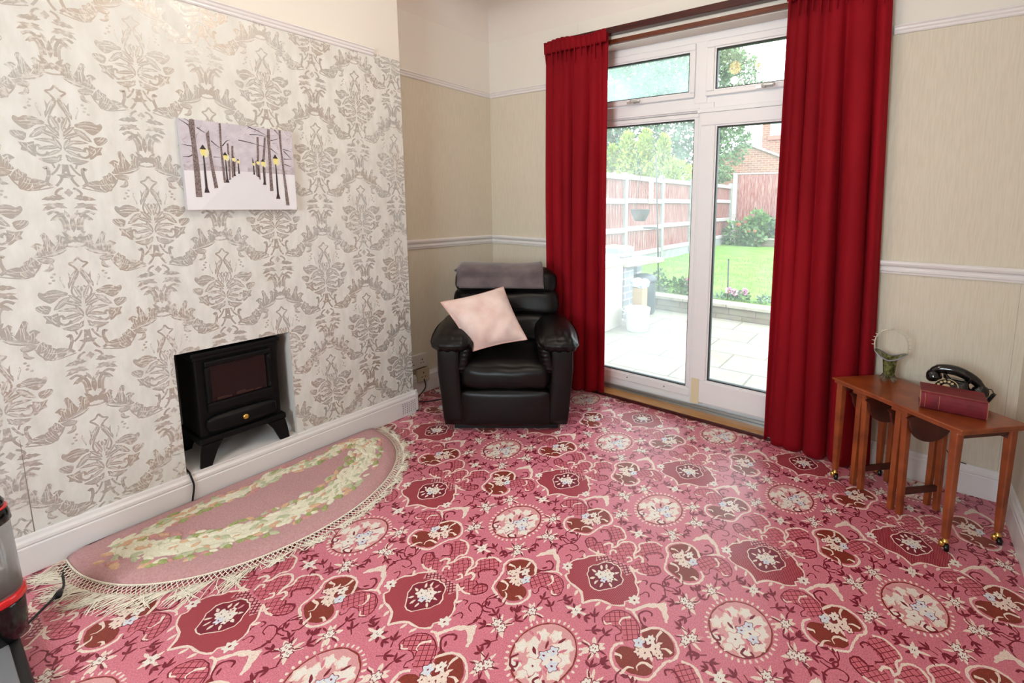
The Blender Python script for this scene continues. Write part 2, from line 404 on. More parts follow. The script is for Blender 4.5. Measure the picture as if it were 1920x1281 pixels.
    # loose burgundy scrolls
    for P in ([(.227, .017), (.254, .010), (.273, .027), (.269, .053), (.240, .074)], [(.206, .330), (.217, .364), (.201, .395), (.176, .404), (.155, .394), (.160, .376), (.178, .372)], [(.141, .378), (.138, .391), (.124, .390), (.117, .376), (.119, .362)], [(.172, .337), (.163, .351), (.150, .347), (.143, .328)], [(.228, .415), (.203, .409), (.184, .433), (.192, .461)], [(.232, .42), (.246, .44), (.24, .46)]): h.stroke(P, .0042, BU, 2.2, jit=.2)
    for x, y, a in ((.205, .366, .2), (.190, .398, 1.0), (.250, .030, .9), (.262, .060, 2.0), (.118, .362, -1.2), (.214, .345, 1.6), (.186, .428, -.8)): h.leaf(x, y, a, .021, .010, BU, 2.4)
    # burgundy field with cartouche: right-hand cell centre at (.459,-.053); built as the half left of it
    sx, sy = .459, -.053
    f = lambda P: [(sx+(p[0]-.0147), sy+p[1]) for p in P]
    field = f([(.0147, .085), (-.037, .089), (-.064, .069), (-.085, .050), (-.091, .033), (-.112, .017), (-.122, -.010), (-.117, -.033), (-.098, -.052), (-.104, -.066), (-.070, -.085), (-.030, -.090), (-.004, -.106), (.0147, -.130)])
    h.items.append((1, ST, field[1:]+[field[0]]))
    h.stroke(field[1:], .0066, CR, 3, sm=2, jit=.4)
    for x, y, a in f([(-.119, -.034)])and [(f([(-.112, -.045)])[0]+(2.6,)), (f([(-.070, -.088)])[0]+(-1.2,)), (f([(-.092, .034)])[0]+(2.2,)), (f([(-.064, .071)])[0]+(1.8,)), (f([(-.03, -.094)])[0]+(-1.4,))]: h.leaf(x, y, a, .026, .012, CR, 3.1)
    x, y = f([(-.122, -.030)])[0]; h.flower(x, y, .017, WH, 4, 6); h.blob(x, y, .004, .004, BU, 5, n=6)
    # trellis in the upper part of the field
    tp = f([(.0147, .086), (-.036, .088), (-.060, .066), (-.05, .045), (-.03, .055), (.0147, .070)]); h.items.append((1.3, BS, tp)); hatch(h, tp, .012, .785, .0042, BU, 1.5); hatch(h, tp, .012, -.785, .0042, BU, 1.6)
    # cartouche half
    c1 = f([(.0147, .068), (.004, .071), (-.017, .063), (-.028, .050), (-.035, .036), (-.050, .024), (-.056, .006), (-.048, -.008), (-.044, -.022), (-.030, -.034), (-.014, -.050), (-.003, -.062), (.0147, -.066)])
    h.items.append((2, CR, c1)); cc = f([(.0147, 0.0)])[0]
    h.items.append((2.4, BU, [((p[0]-cc[0])*.94+cc[0], (p[1]-cc[1])*.94+cc[1]) for p in c1]))
    # fans above
    lobA = f([(-.037, .090), (-.086, .078), (-.123, .093), (-.143, .120), (-.126, .141), (-.100, .128), (-.083, .135), (-.082, .150), (-.050, .131), (-.040, .105)])
    lobB = f([(-.043, .131), (-.060, .158), (-.078, .178), (-.100, .195), (-.118, .194), (-.104, .215), (-.094, .242), (-.060, .246), (-.030, .225), (-.016, .202), (-.030, .180), (-.022, .150)])
    lobC = f([(-.030, .100), (-.036, .130), (-.022, .150), (-.016, .176), (.0, .192), (.0147, .196), (.0147, .090), (-.01, .092)])
    for P in (lobA, lobB, lobC):
        F = smooth_pts(P, True, 4) if P is not lobC else P
        h.items.append((1.1 if P is lobC else 1.15, TR, F)); hatch(h, F, .0155, .785, .0023, BU, 1.25); hatch(h, F, .0155, -.785, .0023, BU, 1.35)
    h.stroke(lobA[1:7], .005, BU, 2.5); h.stroke(f([(-.037, .090), (-.062, .082), (-.086, .079), (-.108, .085)]), .007, CR, 2.6)
    h.stroke(f([(-.126, .141), (-.103, .131), (-.097, .112), (-.110, .104)]), .009, BU, 2.55, taper=True); h.stroke(f([(-.068, .128), (-.060, .146), (-.043, .150), (-.036, .136)]), .009, CR, 2.7)
    h.stroke(lobB[6:12], .0072, CR, 2.6, jit=.3); h.stroke(f([(-.082, .150), (-.060, .166), (-.074, .190), (-.105, .205), (-.122, .192), (-.112, .182)]), .0055, BU, 2.5)
    h.stroke(f([(-.036, .130), (-.022, .152), (-.016, .178), (0, .194), (.0147, .198)]), .0072, CR, 2.65, jit=.3)
    h.stroke(f([(-.020, .100), (-.030, .118), (-.018, .128), (-.008, .118)]), .007, CR, 2.7)
    h.mirror(0.0)
    # pieces that straddle the axis or are not symmetric
    p = Pattern(); p.items = h.items
    h = p
    N = 40
    ell = lambda a, b: [(.004+a*math.cos(2*PI*k/N), b*math.sin(2*PI*k/N)) for k in range(N)]
    h.items.append((1, BS, ell(.092, .098))); h.stroke(ell(.093, .099), .0046, BR, 3, closed=True, sm=0, jit=.3)
    for k in range(38):
        a = 2*PI*k/38; h.blob(.004+.104*math.cos(a), .110*math.sin(a), .0062, .0042, CR, 2, rot=a, n=7)
    for x, y, rx, ry in ((-.041, .006, .027, .021), (-.035, .044, .022, .020), (.001, .062, .021, .021), (.046, .050, .028, .024), (.062, .012, .024, .026), (-.066, -.018, .020, .024), (-.046, -.070, .024, .020), (.066, -.030, .024, .026), (.030, -.070, .030, .020), (-.008, -.078, .022, .014), (.026, .03, .02, .018), (-.020, -.02, .02, .018)):
        h.blob(x, y, rx*.90, ry*.90, CR, 3.3, 5, .20, x*40+y*20, 20); h.blob(x+.002, y+.002, rx*.68, ry*.68, WH, 3.6, 5, .18, x*40+y*20, 20)
    for x, y, a in ((-.012, -.016, 2.6), (.027, -.026, -.7), (0, .012, 1.9), (.038, .022, .9), (-.03, -.05, 3.6), (.018, -.05, -1.7), (.048, -.012, -.2), (-.03, .022, 2.4), (.02, .045, 1.2), (-.055, .028, 2.9), (.03, -.04, -1.1)): h.leaf(x, y, a, .03, .010, BU if abs(x) < .026 else PK, 4)
    for x, y, r, c in ((.002, -.046, .023, WH), (.034, -.004, .024, WH), (.008, -.006, .013, BL), (.024, .019, .014, BL), (.048, -.018, .015, BL)):
        h.flower(x, y, r+.0025, BU if c == BL else BS, 4.4, 5, x*50); h.flower(x, y, r, c, 4.8, 5, x*50); h.blob(x, y, .004, .003, BU, 5.4, n=7)
    for P in ([(-.056, -.040), (-.066, -.062), (-.050, -.078), (-.036, -.070), (-.044, -.058)], [(.036, -.060), (.030, -.078), (.048, -.084), (.062, -.072), (.052, -.062)], [(-.030, -.086), (-.052, -.076)]): h.stroke(P, .0065, BU, 4.2)
    spray2 = [(0.0, .167, 0.1), (0.0, -.184, .1)]
    for x, y, rot in spray2:
        for k in range(8): a = rot+k*PI/4; h.leaf(x+.012*math.cos(a), y+.008*math.sin(a), a, .030 if k % 4 in (0,) else .022, .011, (CR, BU)[k % 2], 5)
        h.flower(x, y, .0155, WH, 6, 6); h.blob(x-.003, y, .0015, .0032, BU, 7, n=6); h.blob(x+.003, y, .0015, .0032, BU, 7, n=6)
    for x, y, a in ((-.030, .175, 2.6), (.032, .160, .3), (-.034, -.176, 3.3), (.036, -.19, -.2)):
        for da in (-.7, 0, .7): h.leaf(x, y, a+da, .026, .009, BU, 5.2)
    # bouquet inside the cartouche (not mirrored)
    cx, cy = sx, sy+.004
    for x, y, a in ((-.030, .022, 2.2), (-.040, -.004, 3.0), (-.030, -.028, 4.0), (-.012, -.036, 4.6), (.026, .028, .9), (.036, .006, .1), (.036, -.022, -.6), (.012, -.036, -1.4), (.004, .040, 1.5), (-.016, .036, 2.0)): h.leaf(cx+x*.8, cy+y*.8, a, .022, .010, CR if R.random() < .6 else BS, 4)
    for x, y, r, c in ((-.016, -.002, .0165, WH), (.012, .012, .0165, WH), (.006, -.016, .012, BL), (.026, -.006, .010, WH), (-.004, .024, .009, CR)):
        h.flower(cx+x, cy+y, r+.002, BU, 4.4, 5, x*80); h.flower(cx+x, cy+y, r, c, 4.8, 5, x*80); h.blob(cx+x, cy+y, .003, .0022, BU, 5.4, n=6)
    return h
mb = MB()
FX0, FX1, FY0, FY1 = XA, XR, YF, YL
mb.add([(FX0-.1, FY0-.1, 0), (FX1+.1, FY0-.1, 0), (FX1+.1, .955, 0), (FX0-.1, .955, 0)], [(0, 1, 2, 3)], PK)
mb.box(FX0-.1, FX1+.1, FY0-.1, .955, -.15, -.001, PK)
tile = carpet_tile()
E1, E2, O = (.459, .3845), (.459, -.3845), (1.238, -.392)
def pl_(u, v, l):                 # tufted edges wander a little
    n_ = mnoise.noise_vector(Vector((u*95, v*95, .3)))
    return (u+n_.x*.0022, v+n_.y*.0022+.025*(u-1.238), l*.00006)
floor_rect = [(0.0, FX1, FY0, 0.0), (FX0, FX1, 0.0, .93)]
for i in range(-12, 12):
    for j in range(-12, 12):
        ox, oy = O[0]+i*E1[0]+j*E2[0], O[1]+i*E1[1]+j*E2[1]
        if -1.0 < ox < 3.6 and -3.6 < oy < 1.5: lay(mb, tile, ox, oy, floor_rect, pl_)
mb.build('floor', CARPET, kind='structure', origin=(0, 0, 0), label='pink fitted carpet woven with cream medallions and burgundy scrolls')

# ---- walls
mb = MB()
mb.box(-.9, 0, YF-.1, NY0, 0, ZC, 0); mb.box(-.9, 0, NY1, 0.0, 0, ZC, 0)
mb.box(-.9, 0, NY0, NY1, NZ1, ZC, 0); mb.box(-.9, 0, NY0, NY1, 0, NZ0-.012, 0); mb.box(-.9, -ND, NY0, NY1, NZ0-.012, NZ1, 2)
e = .0008
mb.add([(e, YF, .13), (e, NY0, .13), (e, NY0, PAPER_TOP), (e, YF, PAPER_TOP)], [(0, 1, 2, 3)], 1)
mb.add([(e, NY1, .13), (e, 0, .13), (e, 0, PAPER_TOP), (e, NY1, PAPER_TOP)], [(0, 1, 2, 3)], 1)
mb.add([(e, NY0, NZ1), (e, NY1, NZ1), (e, NY1, PAPER_TOP), (e, NY0, PAPER_TOP)], [(0, 1, 2, 3)], 1)
mb.add([(e, 0.0, .13), (XA, e, .13), (XA, e, PAPER_TOP), (e, e, PAPER_TOP)], [(0, 1, 2, 3)], 1)
for y in (NY1-.0006, NY0+.0006):
    mb.add([(0, y, NZ0-.012), (-ND, y, NZ0-.012), (-ND, y, NZ1), (0, y, NZ1)], [(0, 1, 2, 3)], 2)
mb.add([(0, NY0, NZ0-.0115), (0, NY1, NZ0-.0115), (-ND, NY1, NZ0-.0115), (-ND, NY0, NZ0-.0115)], [(0, 1, 2, 3)], 2)
mb.add([(0, NY0, NZ1-.0006), (0, NY1, NZ1-.0006), (-ND, NY1, NZ1-.0006), (-ND, NY0, NZ1-.0006)], [(0, 1, 2, 3)], 2)
def damask():
    h = Pattern(); D, Lt, P0 = 3, 4, 1
    # crown
    h.stroke([(.0, .004), (.010, -.012), (.022, -.018), (.012, -.030), (.004, -.044)], .006, D, 1)
    h.stroke([(.002, -.045), (.006, -.062), (.014, -.080), (.021, -.100), (.024, -.121), (.018, -.140)], .0048, D, 1)
    def poly(P, m, l=1, sm=2):
        h.fill(P, m, l, sm)                 # then paper-coloured veins along the leaf
        n = len(P); cx = sum(p[0] for p in P)/n; cy = sum(p[1] for p in P)/n
        a, b = max(((p, q) for p in P for q in P), key=lambda t: (t[0][0]-t[1][0])**2+(t[0][1]-t[1][1])**2)
        L = math.hypot(b[0]-a[0], b[1]-a[1]); ux, uy = (b[0]-a[0])/L, (b[1]-a[1])/L
        w = max(abs(-(p[0]-cx)*uy+(p[1]-cy)*ux) for p in P)
        for o in (-.42, -.05, .36):
            run = []
            for k in range(13):
                t = (k/12-.5)*L*.84; d = o*w+.12*w*math.sin(PI*k/12); q = (cx+ux*t-uy*d, cy+uy*t+ux*d)
                if inside(q, P): run.append(q)
            if len(run) > 3: h.stroke(run, .0017, P0, 1.6, sm=0, taper=True)
    poly([(.003, -.046), (.008, -.041), (.015, -.050), (.022, -.061), (.027, -.048), (.026, -.079), (.031, -.089), (.030, -.108), (.025, -.098), (.017, -.081), (.007, -.070)], D)
    poly([(.046, -.060), (.049, -.072), (.044, -.090), (.041, -.104), (.038, -.100), (.042, -.082)], Lt)
    for x, y in ((.059, -.052), (.065, -.062), (.062, -.074), (.071, -.082)): h.blob(x, y, .0045, .0045, Lt, 1, n=6)
    poly([(.034, -.122), (.043, -.116), (.061, -.106), (.078, -.108), (.088, -.116), (.098, -.110), (.102, -.121), (.097, -.134), (.083, -.150), (.074, -.153), (.062, -.144), (.052, -.134), (.037, -.131)], D)
    poly([(.030, -.137), (.049, -.142), (.062, -.158), (.072, -.178), (.055, -.174), (.039, -.158)], D)
    poly([(.076, -.166), (.092, -.158), (.109, -.160), (.110, -.171), (.100, -.183), (.084, -.190)], D)
    poly([(.062, -.190), (.079, -.197), (.097, -.194), (.090, -.209), (.093, -.221), (.080, -.225), (.071, -.236), (.061, -.240), (.064, -.216)], D)
    h.stroke([(.034, -.222), (.040, -.232), (.052, -.235), (.063, -.224), (.062, -.206), (.054, -.202), (.050, -.212)], .0075, D, 1.2)
    poly([(.005, -.245), (.020, -.236), (.040, -.243), (.058, -.247), (.046, -.257), (.030, -.263), (.014, -.254)], D)
    for a, l, w, y0, m in ((1.50, .060, .014, -.150, Lt), (1.15, .050, .015, -.168, D), (.72, .062, .017, -.176, D), (.36, .060, .016, -.190, D), (.02, .054, .016, -.204, D), (-.35, .040, .014, -.214, Lt), (1.45, .050, .014, -.215, D), (.95, .045, .014, -.205, Lt), (-.9, .03, .012, -.228, D)):
        h.leaf(.004, y0, a, l, w, m, 1.1, bend=-.5)
        h.stroke([(.004+.01*math.cos(a), y0+.01*math.sin(a)), (.004+l*.8*math.cos(a-.2), y0+l*.8*math.sin(a-.2))], .0016, P0, 1.6, sm=0)
    for P in ([(.044, -.122), (.066, -.122), (.088, -.128)], [(.066, -.200), (.078, -.208), (.070, -.226)], [(.040, -.146), (.054, -.158), (.064, -.174)], [(.084, -.172), (.100, -.170)], [(.012, -.055), (.018, -.068), (.024, -.084)]): h.stroke(P, .0018, P0, 1.7)
    h.stroke([(.006, -.100), (.013, -.112), (.006, -.122)], .005, D, 1); h.stroke([(.004, -.134), (.014, -.142), (.006, -.154)], .005, D, 1)
    h.blob(.0, -.112, .004, .010, D, 1.05, n=8)
    # stem below
    for P, w in (([(.004, -.262), (.006, -.290), (.014, -.318), (.026, -.338)], .007), ([(.012, -.262), (.022, -.285), (.034, -.30)], .006), ([(.050, -.280), (.041, -.276), (.040, -.300), (.046, -.326), (.036, -.338)], .009), ([(.028, -.262), (.024, -.276)], .005)): h.stroke(P, w, D, 1.1)
    h.blob(0, -.302, .008, .020, D, 1.1, 5, .2, PI/2, 16); h.blob(0, -.276, .004, .012, D, 1.1, n=8)
    # knot below the stem, where the swags meet (z -.34 .. -.60)
    h.stroke([(.012, -.344), (.024, -.352), (.030, -.366), (.018, -.374)], .007, D, 1.1); h.blob(0, -.360, .009, .012, Lt, 1.1, 4, .2, 0, 16)
    h.leaf(.010, -.380, .15, .055, .022, D, 1.1, bend=-.5, teeth=4); h.leaf(.014, -.398, -.25, .058, .022, D, 1.1, bend=-.4, teeth=4)
    h.leaf(.006, -.415, .5, .060, .018, Lt, 1.1, bend=-.6, teeth=4); h.leaf(.010, -.430, -.4, .050, .015, D, 1.1, bend=-.4)
    h.stroke([(.056, -.436), (.040, -.426), (.024, -.438), (.014, -.462), (.012, -.492)], .009, D, 1.1); h.stroke([(.044, -.456), (.030, -.450), (.022, -.468), (.020, -.500)], .007, Lt, 1.1)
    h.leaf(0, -.500, 1.57, .060, .016, D, 1.05); h.leaf(.004, -.452, 1.2, .035, .010, Lt, 1.05)
    for a, l in ((1.25, .045), (.75, .046), (.2, .04)): h.leaf(.006, -.535, a, l, .015, D, 1.1, bend=-.4)
    h.blob(0, -.525, .008, .012, D, 1.2, n=8); h.stroke([(-.001, -.552), (.02, -.548), (.030, -.540)], .006, Lt, 1)
    # swag sweeping from the knot's foot (0,-.55) out and down to the next column's knot
    s_ = lambda P: [(p[0], p[1]-.592) for p in P]
    for P in ([(.018, .044), (.022, .066), (.036, .088), (.044, .076), (.038, .058), (.052, .040), (.04, .03)], [(.044, .034), (.056, .066), (.068, .094), (.078, .084), (.072, .060), (.080, .030), (.066, .018)], [(.066, .018), (.078, .040), (.090, .052), (.097, .044), (.088, .030), (.098, .012), (.084, .008)], [(.020, .036), (.034, .020), (.056, .010), (.082, .008), (.060, .026), (.040, .034)]): poly(s_(P), D)
    h.stroke(s_([(.100, .046), (.088, .056), (.078, .050)]), .006, D, 1.2)
    for P in ([(.053, .000), (.070, .007), (.092, .003), (.080, -.012), (.060, -.015)], [(.058, -.016), (.066, -.018), (.070, -.030), (.082, -.038), (.070, -.042), (.058, -.034)], [(.090, -.006), (.104, .012), (.110, .002), (.122, -.004), (.118, -.018), (.100, -.028), (.088, -.024)], [(.108, -.018), (.124, -.014), (.132, -.026), (.124, -.052), (.104, -.056), (.100, -.040)], [(.130, -.020), (.150, -.022), (.172, -.034), (.156, -.044), (.136, -.058), (.118, -.060), (.132, -.044)]): poly(s_(P), D)
    for P in ([(.024, .034), (.05, .02), (.08, .012)], [(.04, .05), (.05, .03)], [(.064, .07), (.066, .03)], [(.112, -.03), (.126, -.036), (.16, -.036)], [(.10, 0), (.11, -.012), (.10, -.02)]): h.stroke(s_(P), .0018, P0, 1.7)
    h.stroke(s_([(.084, -.010), (.094, -.034), (.116, -.058), (.150, -.054), (.176, -.046)]), .004, D, 1.3)
    h.mirror(0.0); return h
dm = damask()
paper_rect = [(YF, NY0, .137, PAPER_TOP), (NY1, 0.0, .137, PAPER_TOP), (NY0, NY1, NZ1, PAPER_TOP)]
for i in range(-6, 5):
    for k in range(-2, 5):
        for (oy, oz) in ((-1.103, 1.977), (-.894, 1.681)):
            y0, z0 = oy+.4185*i, oz-.592*k
            if YF-.3 < y0 < .3: lay(mb, dm, y0, z0, paper_rect, lambda u, v, l: (e+l*.00008, u, v))
mb.add([(e+.0007, -1.4985, .13), (e+.0007, -1.4955, .13), (e+.0007, -1.4975, .48), (e+.0007, -1.4985, .48)], [(0, 1, 2, 3)], 5)
mb.build('wall_left', ['wall_paint', 'damask_paper', 'niche_paint', 'damask_print', 'damask_print_light', 'seam_line'], kind='structure', origin=(0, 0, 0), label='chimney breast papered in silver grey damask')

mb = MB()   # alcove side, papered between skirting and picture rail, painted above
mb.box(XA-.1, XA, 0, YL+.1, 0, 2.10, 1); mb.box(XA-.1, XA, 0, YL+.1, 2.10, ZC, 0)
mb.build('wall_alcove', ['wall_paint', 'cream_paper'], kind='structure', origin=(0, 0, 0))
mb = MB()
for z0, z1, mi in ((0, 2.10, 1), (2.10, ZC, 0)):
    mb.box(XA-.1, DX0, YL, YL+.28, z0, z1, mi); mb.box(DX1, XR+.1, YB, YB+.31, z0, z1, mi)
mb.box(DX0, DX1, YB, YB+.31, DZ1, ZC, 0); mb.box(DX0-.001, DX0+.001, YB, YL+.05, 0, ZC, 0)
mb.box(2.9345, 2.9355, YB-.0006, YB, .14, .992, 2)
mb.build('wall_back', ['wall_paint', 'cream_paper', 'seam_line'], kind='structure', origin=(0, 0, 0))
mb = MB()
mb.box(XR, XR+.1, YF-.1, YB+.3, 0, 2.10, 1); mb.box(XR, XR+.1, YF-.1, YB+.3, 2.10, ZC, 0)
mb.build('wall_right', ['wall_paint', 'cream_paper'], kind='structure', origin=(0, 0, 0))
mb = MB()   # wall behind the camera with an opening added for the fill lamp
BX0, BX1, BZ0, BZ1 = 1.10, 2.20, .90, 2.10
for x0, x1, z0, z1 in ((-.1, BX0, 0, ZC), (BX1, XR+.1, 0, ZC), (BX0, BX1, 0, BZ0), (BX0, BX1, BZ1, ZC)): mb.box(x0, x1, YF-.1, YF, z0, z1, 0)
mb.build('wall_front', ['cream_paper'], kind='structure', origin=(0, 0, 0))
mb = MB()
for x0, x1 in ((BX0, BX0+.07), (1.62, 1.68), (BX1-.07, BX1)): mb.box(x0, x1, YF-.07, YF-.01, BZ0, BZ1)
for z0, z1 in ((BZ0, BZ0+.07), (1.66, 1.72), (BZ1-.07, BZ1)): mb.box(BX0, BX1, YF-.068, YF-.012, z0, z1)
mb.build('fill_window', ['upvc'], kind='structure', origin=(1.65, YF, BZ0))  # frame of the unseen window, added to go with the fill lamp
mb = MB(); mb.box(-.3, XR+.1, YF-.1, YL+.3, ZC, ZC+.1, 0)
# swept plaster cove
def cove(mb, p0, p1, nrm, r=.17, n=10):
    pf = lambda t: (r*(1-math.cos(PI/2*t))+.0004, ZC-r+r*math.sin(PI/2*t)-.0004)
    mb.grid(lambda u, v: (p0[0]+(p1[0]-p0[0])*u+nrm[0]*pf(v)[0], p0[1]+(p1[1]-p0[1])*u+nrm[1]*pf(v)[0], pf(v)[1]), 1, 16)
cove(mb, (0, YF, 0), (0, 0, 0), (1, 0)); cove(mb, (XA, 0, 0), (XA, YL, 0), (1, 0)); cove(mb, (XA, YL, 0), (XR, YL, 0), (0, -1))
cove(mb, (XR, YF, 0), (XR, YB, 0), (-1, 0)); cove(mb, (XA, 0, 0), (0, 0, 0), (0, 1))
mb.build('ceiling', ['ceiling_paint'], kind='structure', origin=(0, 0, ZC))

# ---- mouldings
RAIL = [(0, 0), (.006, 0), (.010, .006), (.010, .012), (.016, .018), (.018, .026), (.024, .031), (.020, .037), (.008, .037), (0, .040)]
DADO = [(0, 0), (.007, 0), (.009, .010), (.013, .012), (.014, .022), (.011, .026), (.012, .034), (.022, .041), (.026, .050), (.026, .058), (.020, .063), (0, .063)]
SKIRT = [(0, 0), (.020, 0), (.020, .098), (.016, .102), (.020, .108), (.019, .118), (.012, .126), (.009, .137), (0, .139)]
def mould(name, prof, z, runs, label=None):
    mb = MB()
    for (p0, p1, nrm) in runs:
        mb.prism([(p0[0]+nrm[0]*q[0], p0[1]+nrm[1]*q[0], z+q[1]) for q in prof], (0, 0, 0), (p1[0]-p0[0], p1[1]-p0[1], 0), 0, False)
    return mb.build(name, ['gloss_white'], kind='structure', origin=(runs[0][0][0], runs[0][0][1], z), bevel=.0012, label=label)
mould('trim_1', RAIL, 2.083, [((0, YF), (0, -.158), (1, 0))], 'white picture rail along the chimney breast')
mould('trim_2', RAIL, 2.085, [((XA, .0), (XA, YL), (1, 0)), ((XA, YL), (DX0, YL), (0, -1))], 'white picture rail round the alcove')
mould('trim_3', RAIL, 2.087, [((DX1+.05, YB), (XR, YB), (0, -1)), ((XR, YB), (XR, YF), (-1, 0))], 'white picture rail right of the patio door')
mould('trim_4', DADO, .992, [((XA, .0), (XA, YL), (1, 0)), ((XA, YL), (DX0, YL), (0, -1))], 'white dado rail behind the armchair')
mould('trim_5', DADO, .992, [((DX1+.05, YB), (XR, YB), (0, -1)), ((XR, YB), (XR, YF), (-1, 0))], 'white dado rail right of the patio door')
mould('baseboard_left', SKIRT, 0, [((0, YF), (0, .02), (1, 0)), ((.02, 0), (XA, 0), (0, 1))], 'white skirting along the chimney breast')
mould('baseboard_alcove', SKIRT, 0, [((XA, .02), (XA, YL), (1, 0)), ((XA, YL), (DX0-.02, YL), (0, -1))])
mould('baseboard_back', SKIRT, 0, [((DX1+.02, YB), (XR, YB), (0, -1))])
mould('baseboard_right', SKIRT, 0, [((XR, YB), (XR, YF), (-1, 0))])
# hearth shelf, the white board that carries the recess out over the skirting
mb = MB(); mb.box(-ND+.01, .012, NY0+.001, NY1-.001, NZ0-.012, NZ0-.004)
mb.build('trim_6', ['gloss_white'], kind='structure', origin=(0, -.87, NZ0-.012), bevel=.002, label='white shelf in the fireplace recess')
# ---------------------------------------------------------------- patio door set
def glass(name, haze=0.0, tint=(.86, .93, .95), streak=False, gloss=1.0):
    """thin pane: clear film + mirror sheen, optional misting inside the sealed unit"""
    m = bpy.data.materials.new(name); m.use_nodes = True; MATS[name] = m
    nt = m.node_tree; n = nt.nodes; L = nt.links; n.clear()
    out = n.new('ShaderNodeOutputMaterial'); t = n.new('ShaderNodeBsdfTransparent'); t.inputs[0].default_value = (.97, .99, .98, 1)
    g = n.new('ShaderNodeBsdfGlossy'); g.inputs['Roughness'].default_value = .01
    fr = n.new('ShaderNodeFresnel'); fr.inputs['IOR'].default_value = 1.45
    mx = n.new('ShaderNodeMixShader'); L.new(fr.outputs[0], mx.inputs[0]); L.new(t.outputs[0], mx.inputs[1]); L.new(g.outputs[0], mx.inputs[2])
    last = mx
    if haze:
        tl = n.new('ShaderNodeBsdfTranslucent'); tl.inputs[0].default_value = tint+(1,)
        geo = n.new('ShaderNodeNewGeometry'); nz = n.new('ShaderNodeTexNoise'); nz.inputs['Scale'].default_value = 3.5; nz.inputs['Detail'].default_value = 5
        L.new(geo.outputs['Position'], nz.inputs['Vector'])
        mr = n.new('ShaderNodeMapRange'); mr.inputs['From Min'].default_value = .3; mr.inputs['From Max'].default_value = .7
        mr.inputs['To Min'].default_value = haze*.55; mr.inputs['To Max'].default_value = haze*1.45; L.new(nz.outputs['Fac'], mr.inputs['Value'])
        m2 = n.new('ShaderNodeMixShader'); L.new(mr.outputs[0], m2.inputs[0]); L.new(mx.outputs[0], m2.inputs[1]); L.new(tl.outputs[0], m2.inputs[2]); last = m2
    L.new(last.outputs[0], out.inputs[0]); return m
glass('pane_clear', .05); glass('pane_misty', .09); glass('pane_fogged', .24, (.80, .95, .97))

FY = .990                        # face of the fixed frame
mat('catch_metal', (196, 194, 190), .3, metal=.4)
def bar(mb, x0, x1, z0, z1, y0=FY, y1=FY+.06, mi=0): mb.box(x0, x1, y0, y1, z0, z1, mi)
door = thing('door_1', None, None, (1.47, FY, .03)); door['kind'] = 'structure'; door['label'] = 'white plastic patio door with two opening top lights'
mb = MB()
MX0, MX1 = 1.425, 1.517
bar(mb, DX0, DX1, 2.245, 2.290); bar(mb, DX0, DX0+.055, .03, 2.29); bar(mb, DX1-.055, DX1, .03, 2.29)
bar(mb, DX0, DX1, 1.850, 1.932); bar(mb, MX0, MX1, .06, 1.90, FY-.004); bar(mb, 1.388, 1.472, 1.90, 2.25, FY-.003); bar(mb, DX0, DX1, .027, .094, FY+.004)
mb.build('frame', ['upvc'], door, bevel=.004)
mb = MB()   # groove line round the transom
mb.box(DX0, MX0, FY-.012, FY+.01, 1.858, 1.872); mb.box(MX0-.004, DX1, FY-.020, FY+.01, 1.842, 1.866)
mb.build('transom_bead', ['upvc'], door, bevel=.002)
def sash(name, x0, x1, z0, z1, gx0, gx1, gz0, gz1, y0, gm, depth=.05, label=None):
    mb = MB()
    for a in ((x0, x1, gz1+.008, z1), (x0, x1, z0, gz0-.008), (x0, gx0-.008, gz0-.008, gz1+.008), (gx1+.008, x1, gz0-.008, gz1+.008)): bar(mb, *a, y0, y0+depth)
    s = mb.build(name, ['upvc'], door, bevel=.005, label=label)
    def ring(w, d, yy, name, m):   # sloped glazing bead and black gasket as frames of four bars
        mb = MB()
        for a in ((gx0-w, gx1+w, gz1, gz1+w), (gx0-w, gx1+w, gz0-w, gz0), (gx0-w, gx0, gz0, gz1), (gx1, gx1+w, gz0, gz1)): bar(mb, *a, yy, yy+d)
        mb.build(name, [m], s)
    ring(.0085, .03, y0+.006, 'glazing_bead', 'upvc')
    w = .006
    mb = MB()
    for a in ((gx0-.001, gx1+.001, gz1-w, gz1+.001), (gx0-.001, gx1+.001, gz0-.001, gz0+w), (gx0-.001, gx0+w, gz0+w, gz1-w), (gx1-w, gx1+.001, gz0+w, gz1-w)): bar(mb, *a, y0+.012, y0+.042)
    mb.build('gasket', ['gasket'], s)
    mb = MB(); mb.box(gx0, gx1, y0+.026, y0+.029, gz0, gz1); mb.build('glass', [gm], s)
    return s
sL = sash('top_light', DX0+.06, 1.395, 1.936, 2.241, DX0+.10, 1.358, 1.970, 2.195, FY-.016, 'pane_fogged')
sR = sash('top_light', 1.463, DX1-.06, 1.936, 2.241, 1.520, DX1-.10, 1.970, 2.195, FY-.016, 'pane_clear')
fx = sash('fixed_panel', DX0+.03, 1.427, .090, 1.845, DX0+.075, 1.397, .150, 1.813, FY-.006, 'pane_misty')
dr = sash('sliding_leaf', 1.447, DX1-.03, .080, 1.838, 1.547, DX1-.11, .230, 1.757, FY-.034, 'pane_clear', .07)
for s, x, z in ((sL, .985, 1.948), (sR, 1.80, 1.950)):
    mb = MB(); y = FY-.016
    mb.box(x-.045, x+.045, y-.008, y, z-.008, z+.008); mb.pad(x-.012, x+.012, y-.03, y-.006, z-.012, z+.012, .006, 4); mb.pad(x-.01, x+.062, y-.036, y-.024, z-.006, z+.010, .005, 4)
    mb.build('catch_handle', ['catch_metal'], s)
mb = MB(); mb.box(1.449, 1.500, FY-.0365, FY-.0345, .070, .232); mb.build('tape_strip', [mat('masking_tape', (226, 212, 176), .8)], door, label='strip of cream masking tape at the foot of the sliding leaf')
mb = MB()
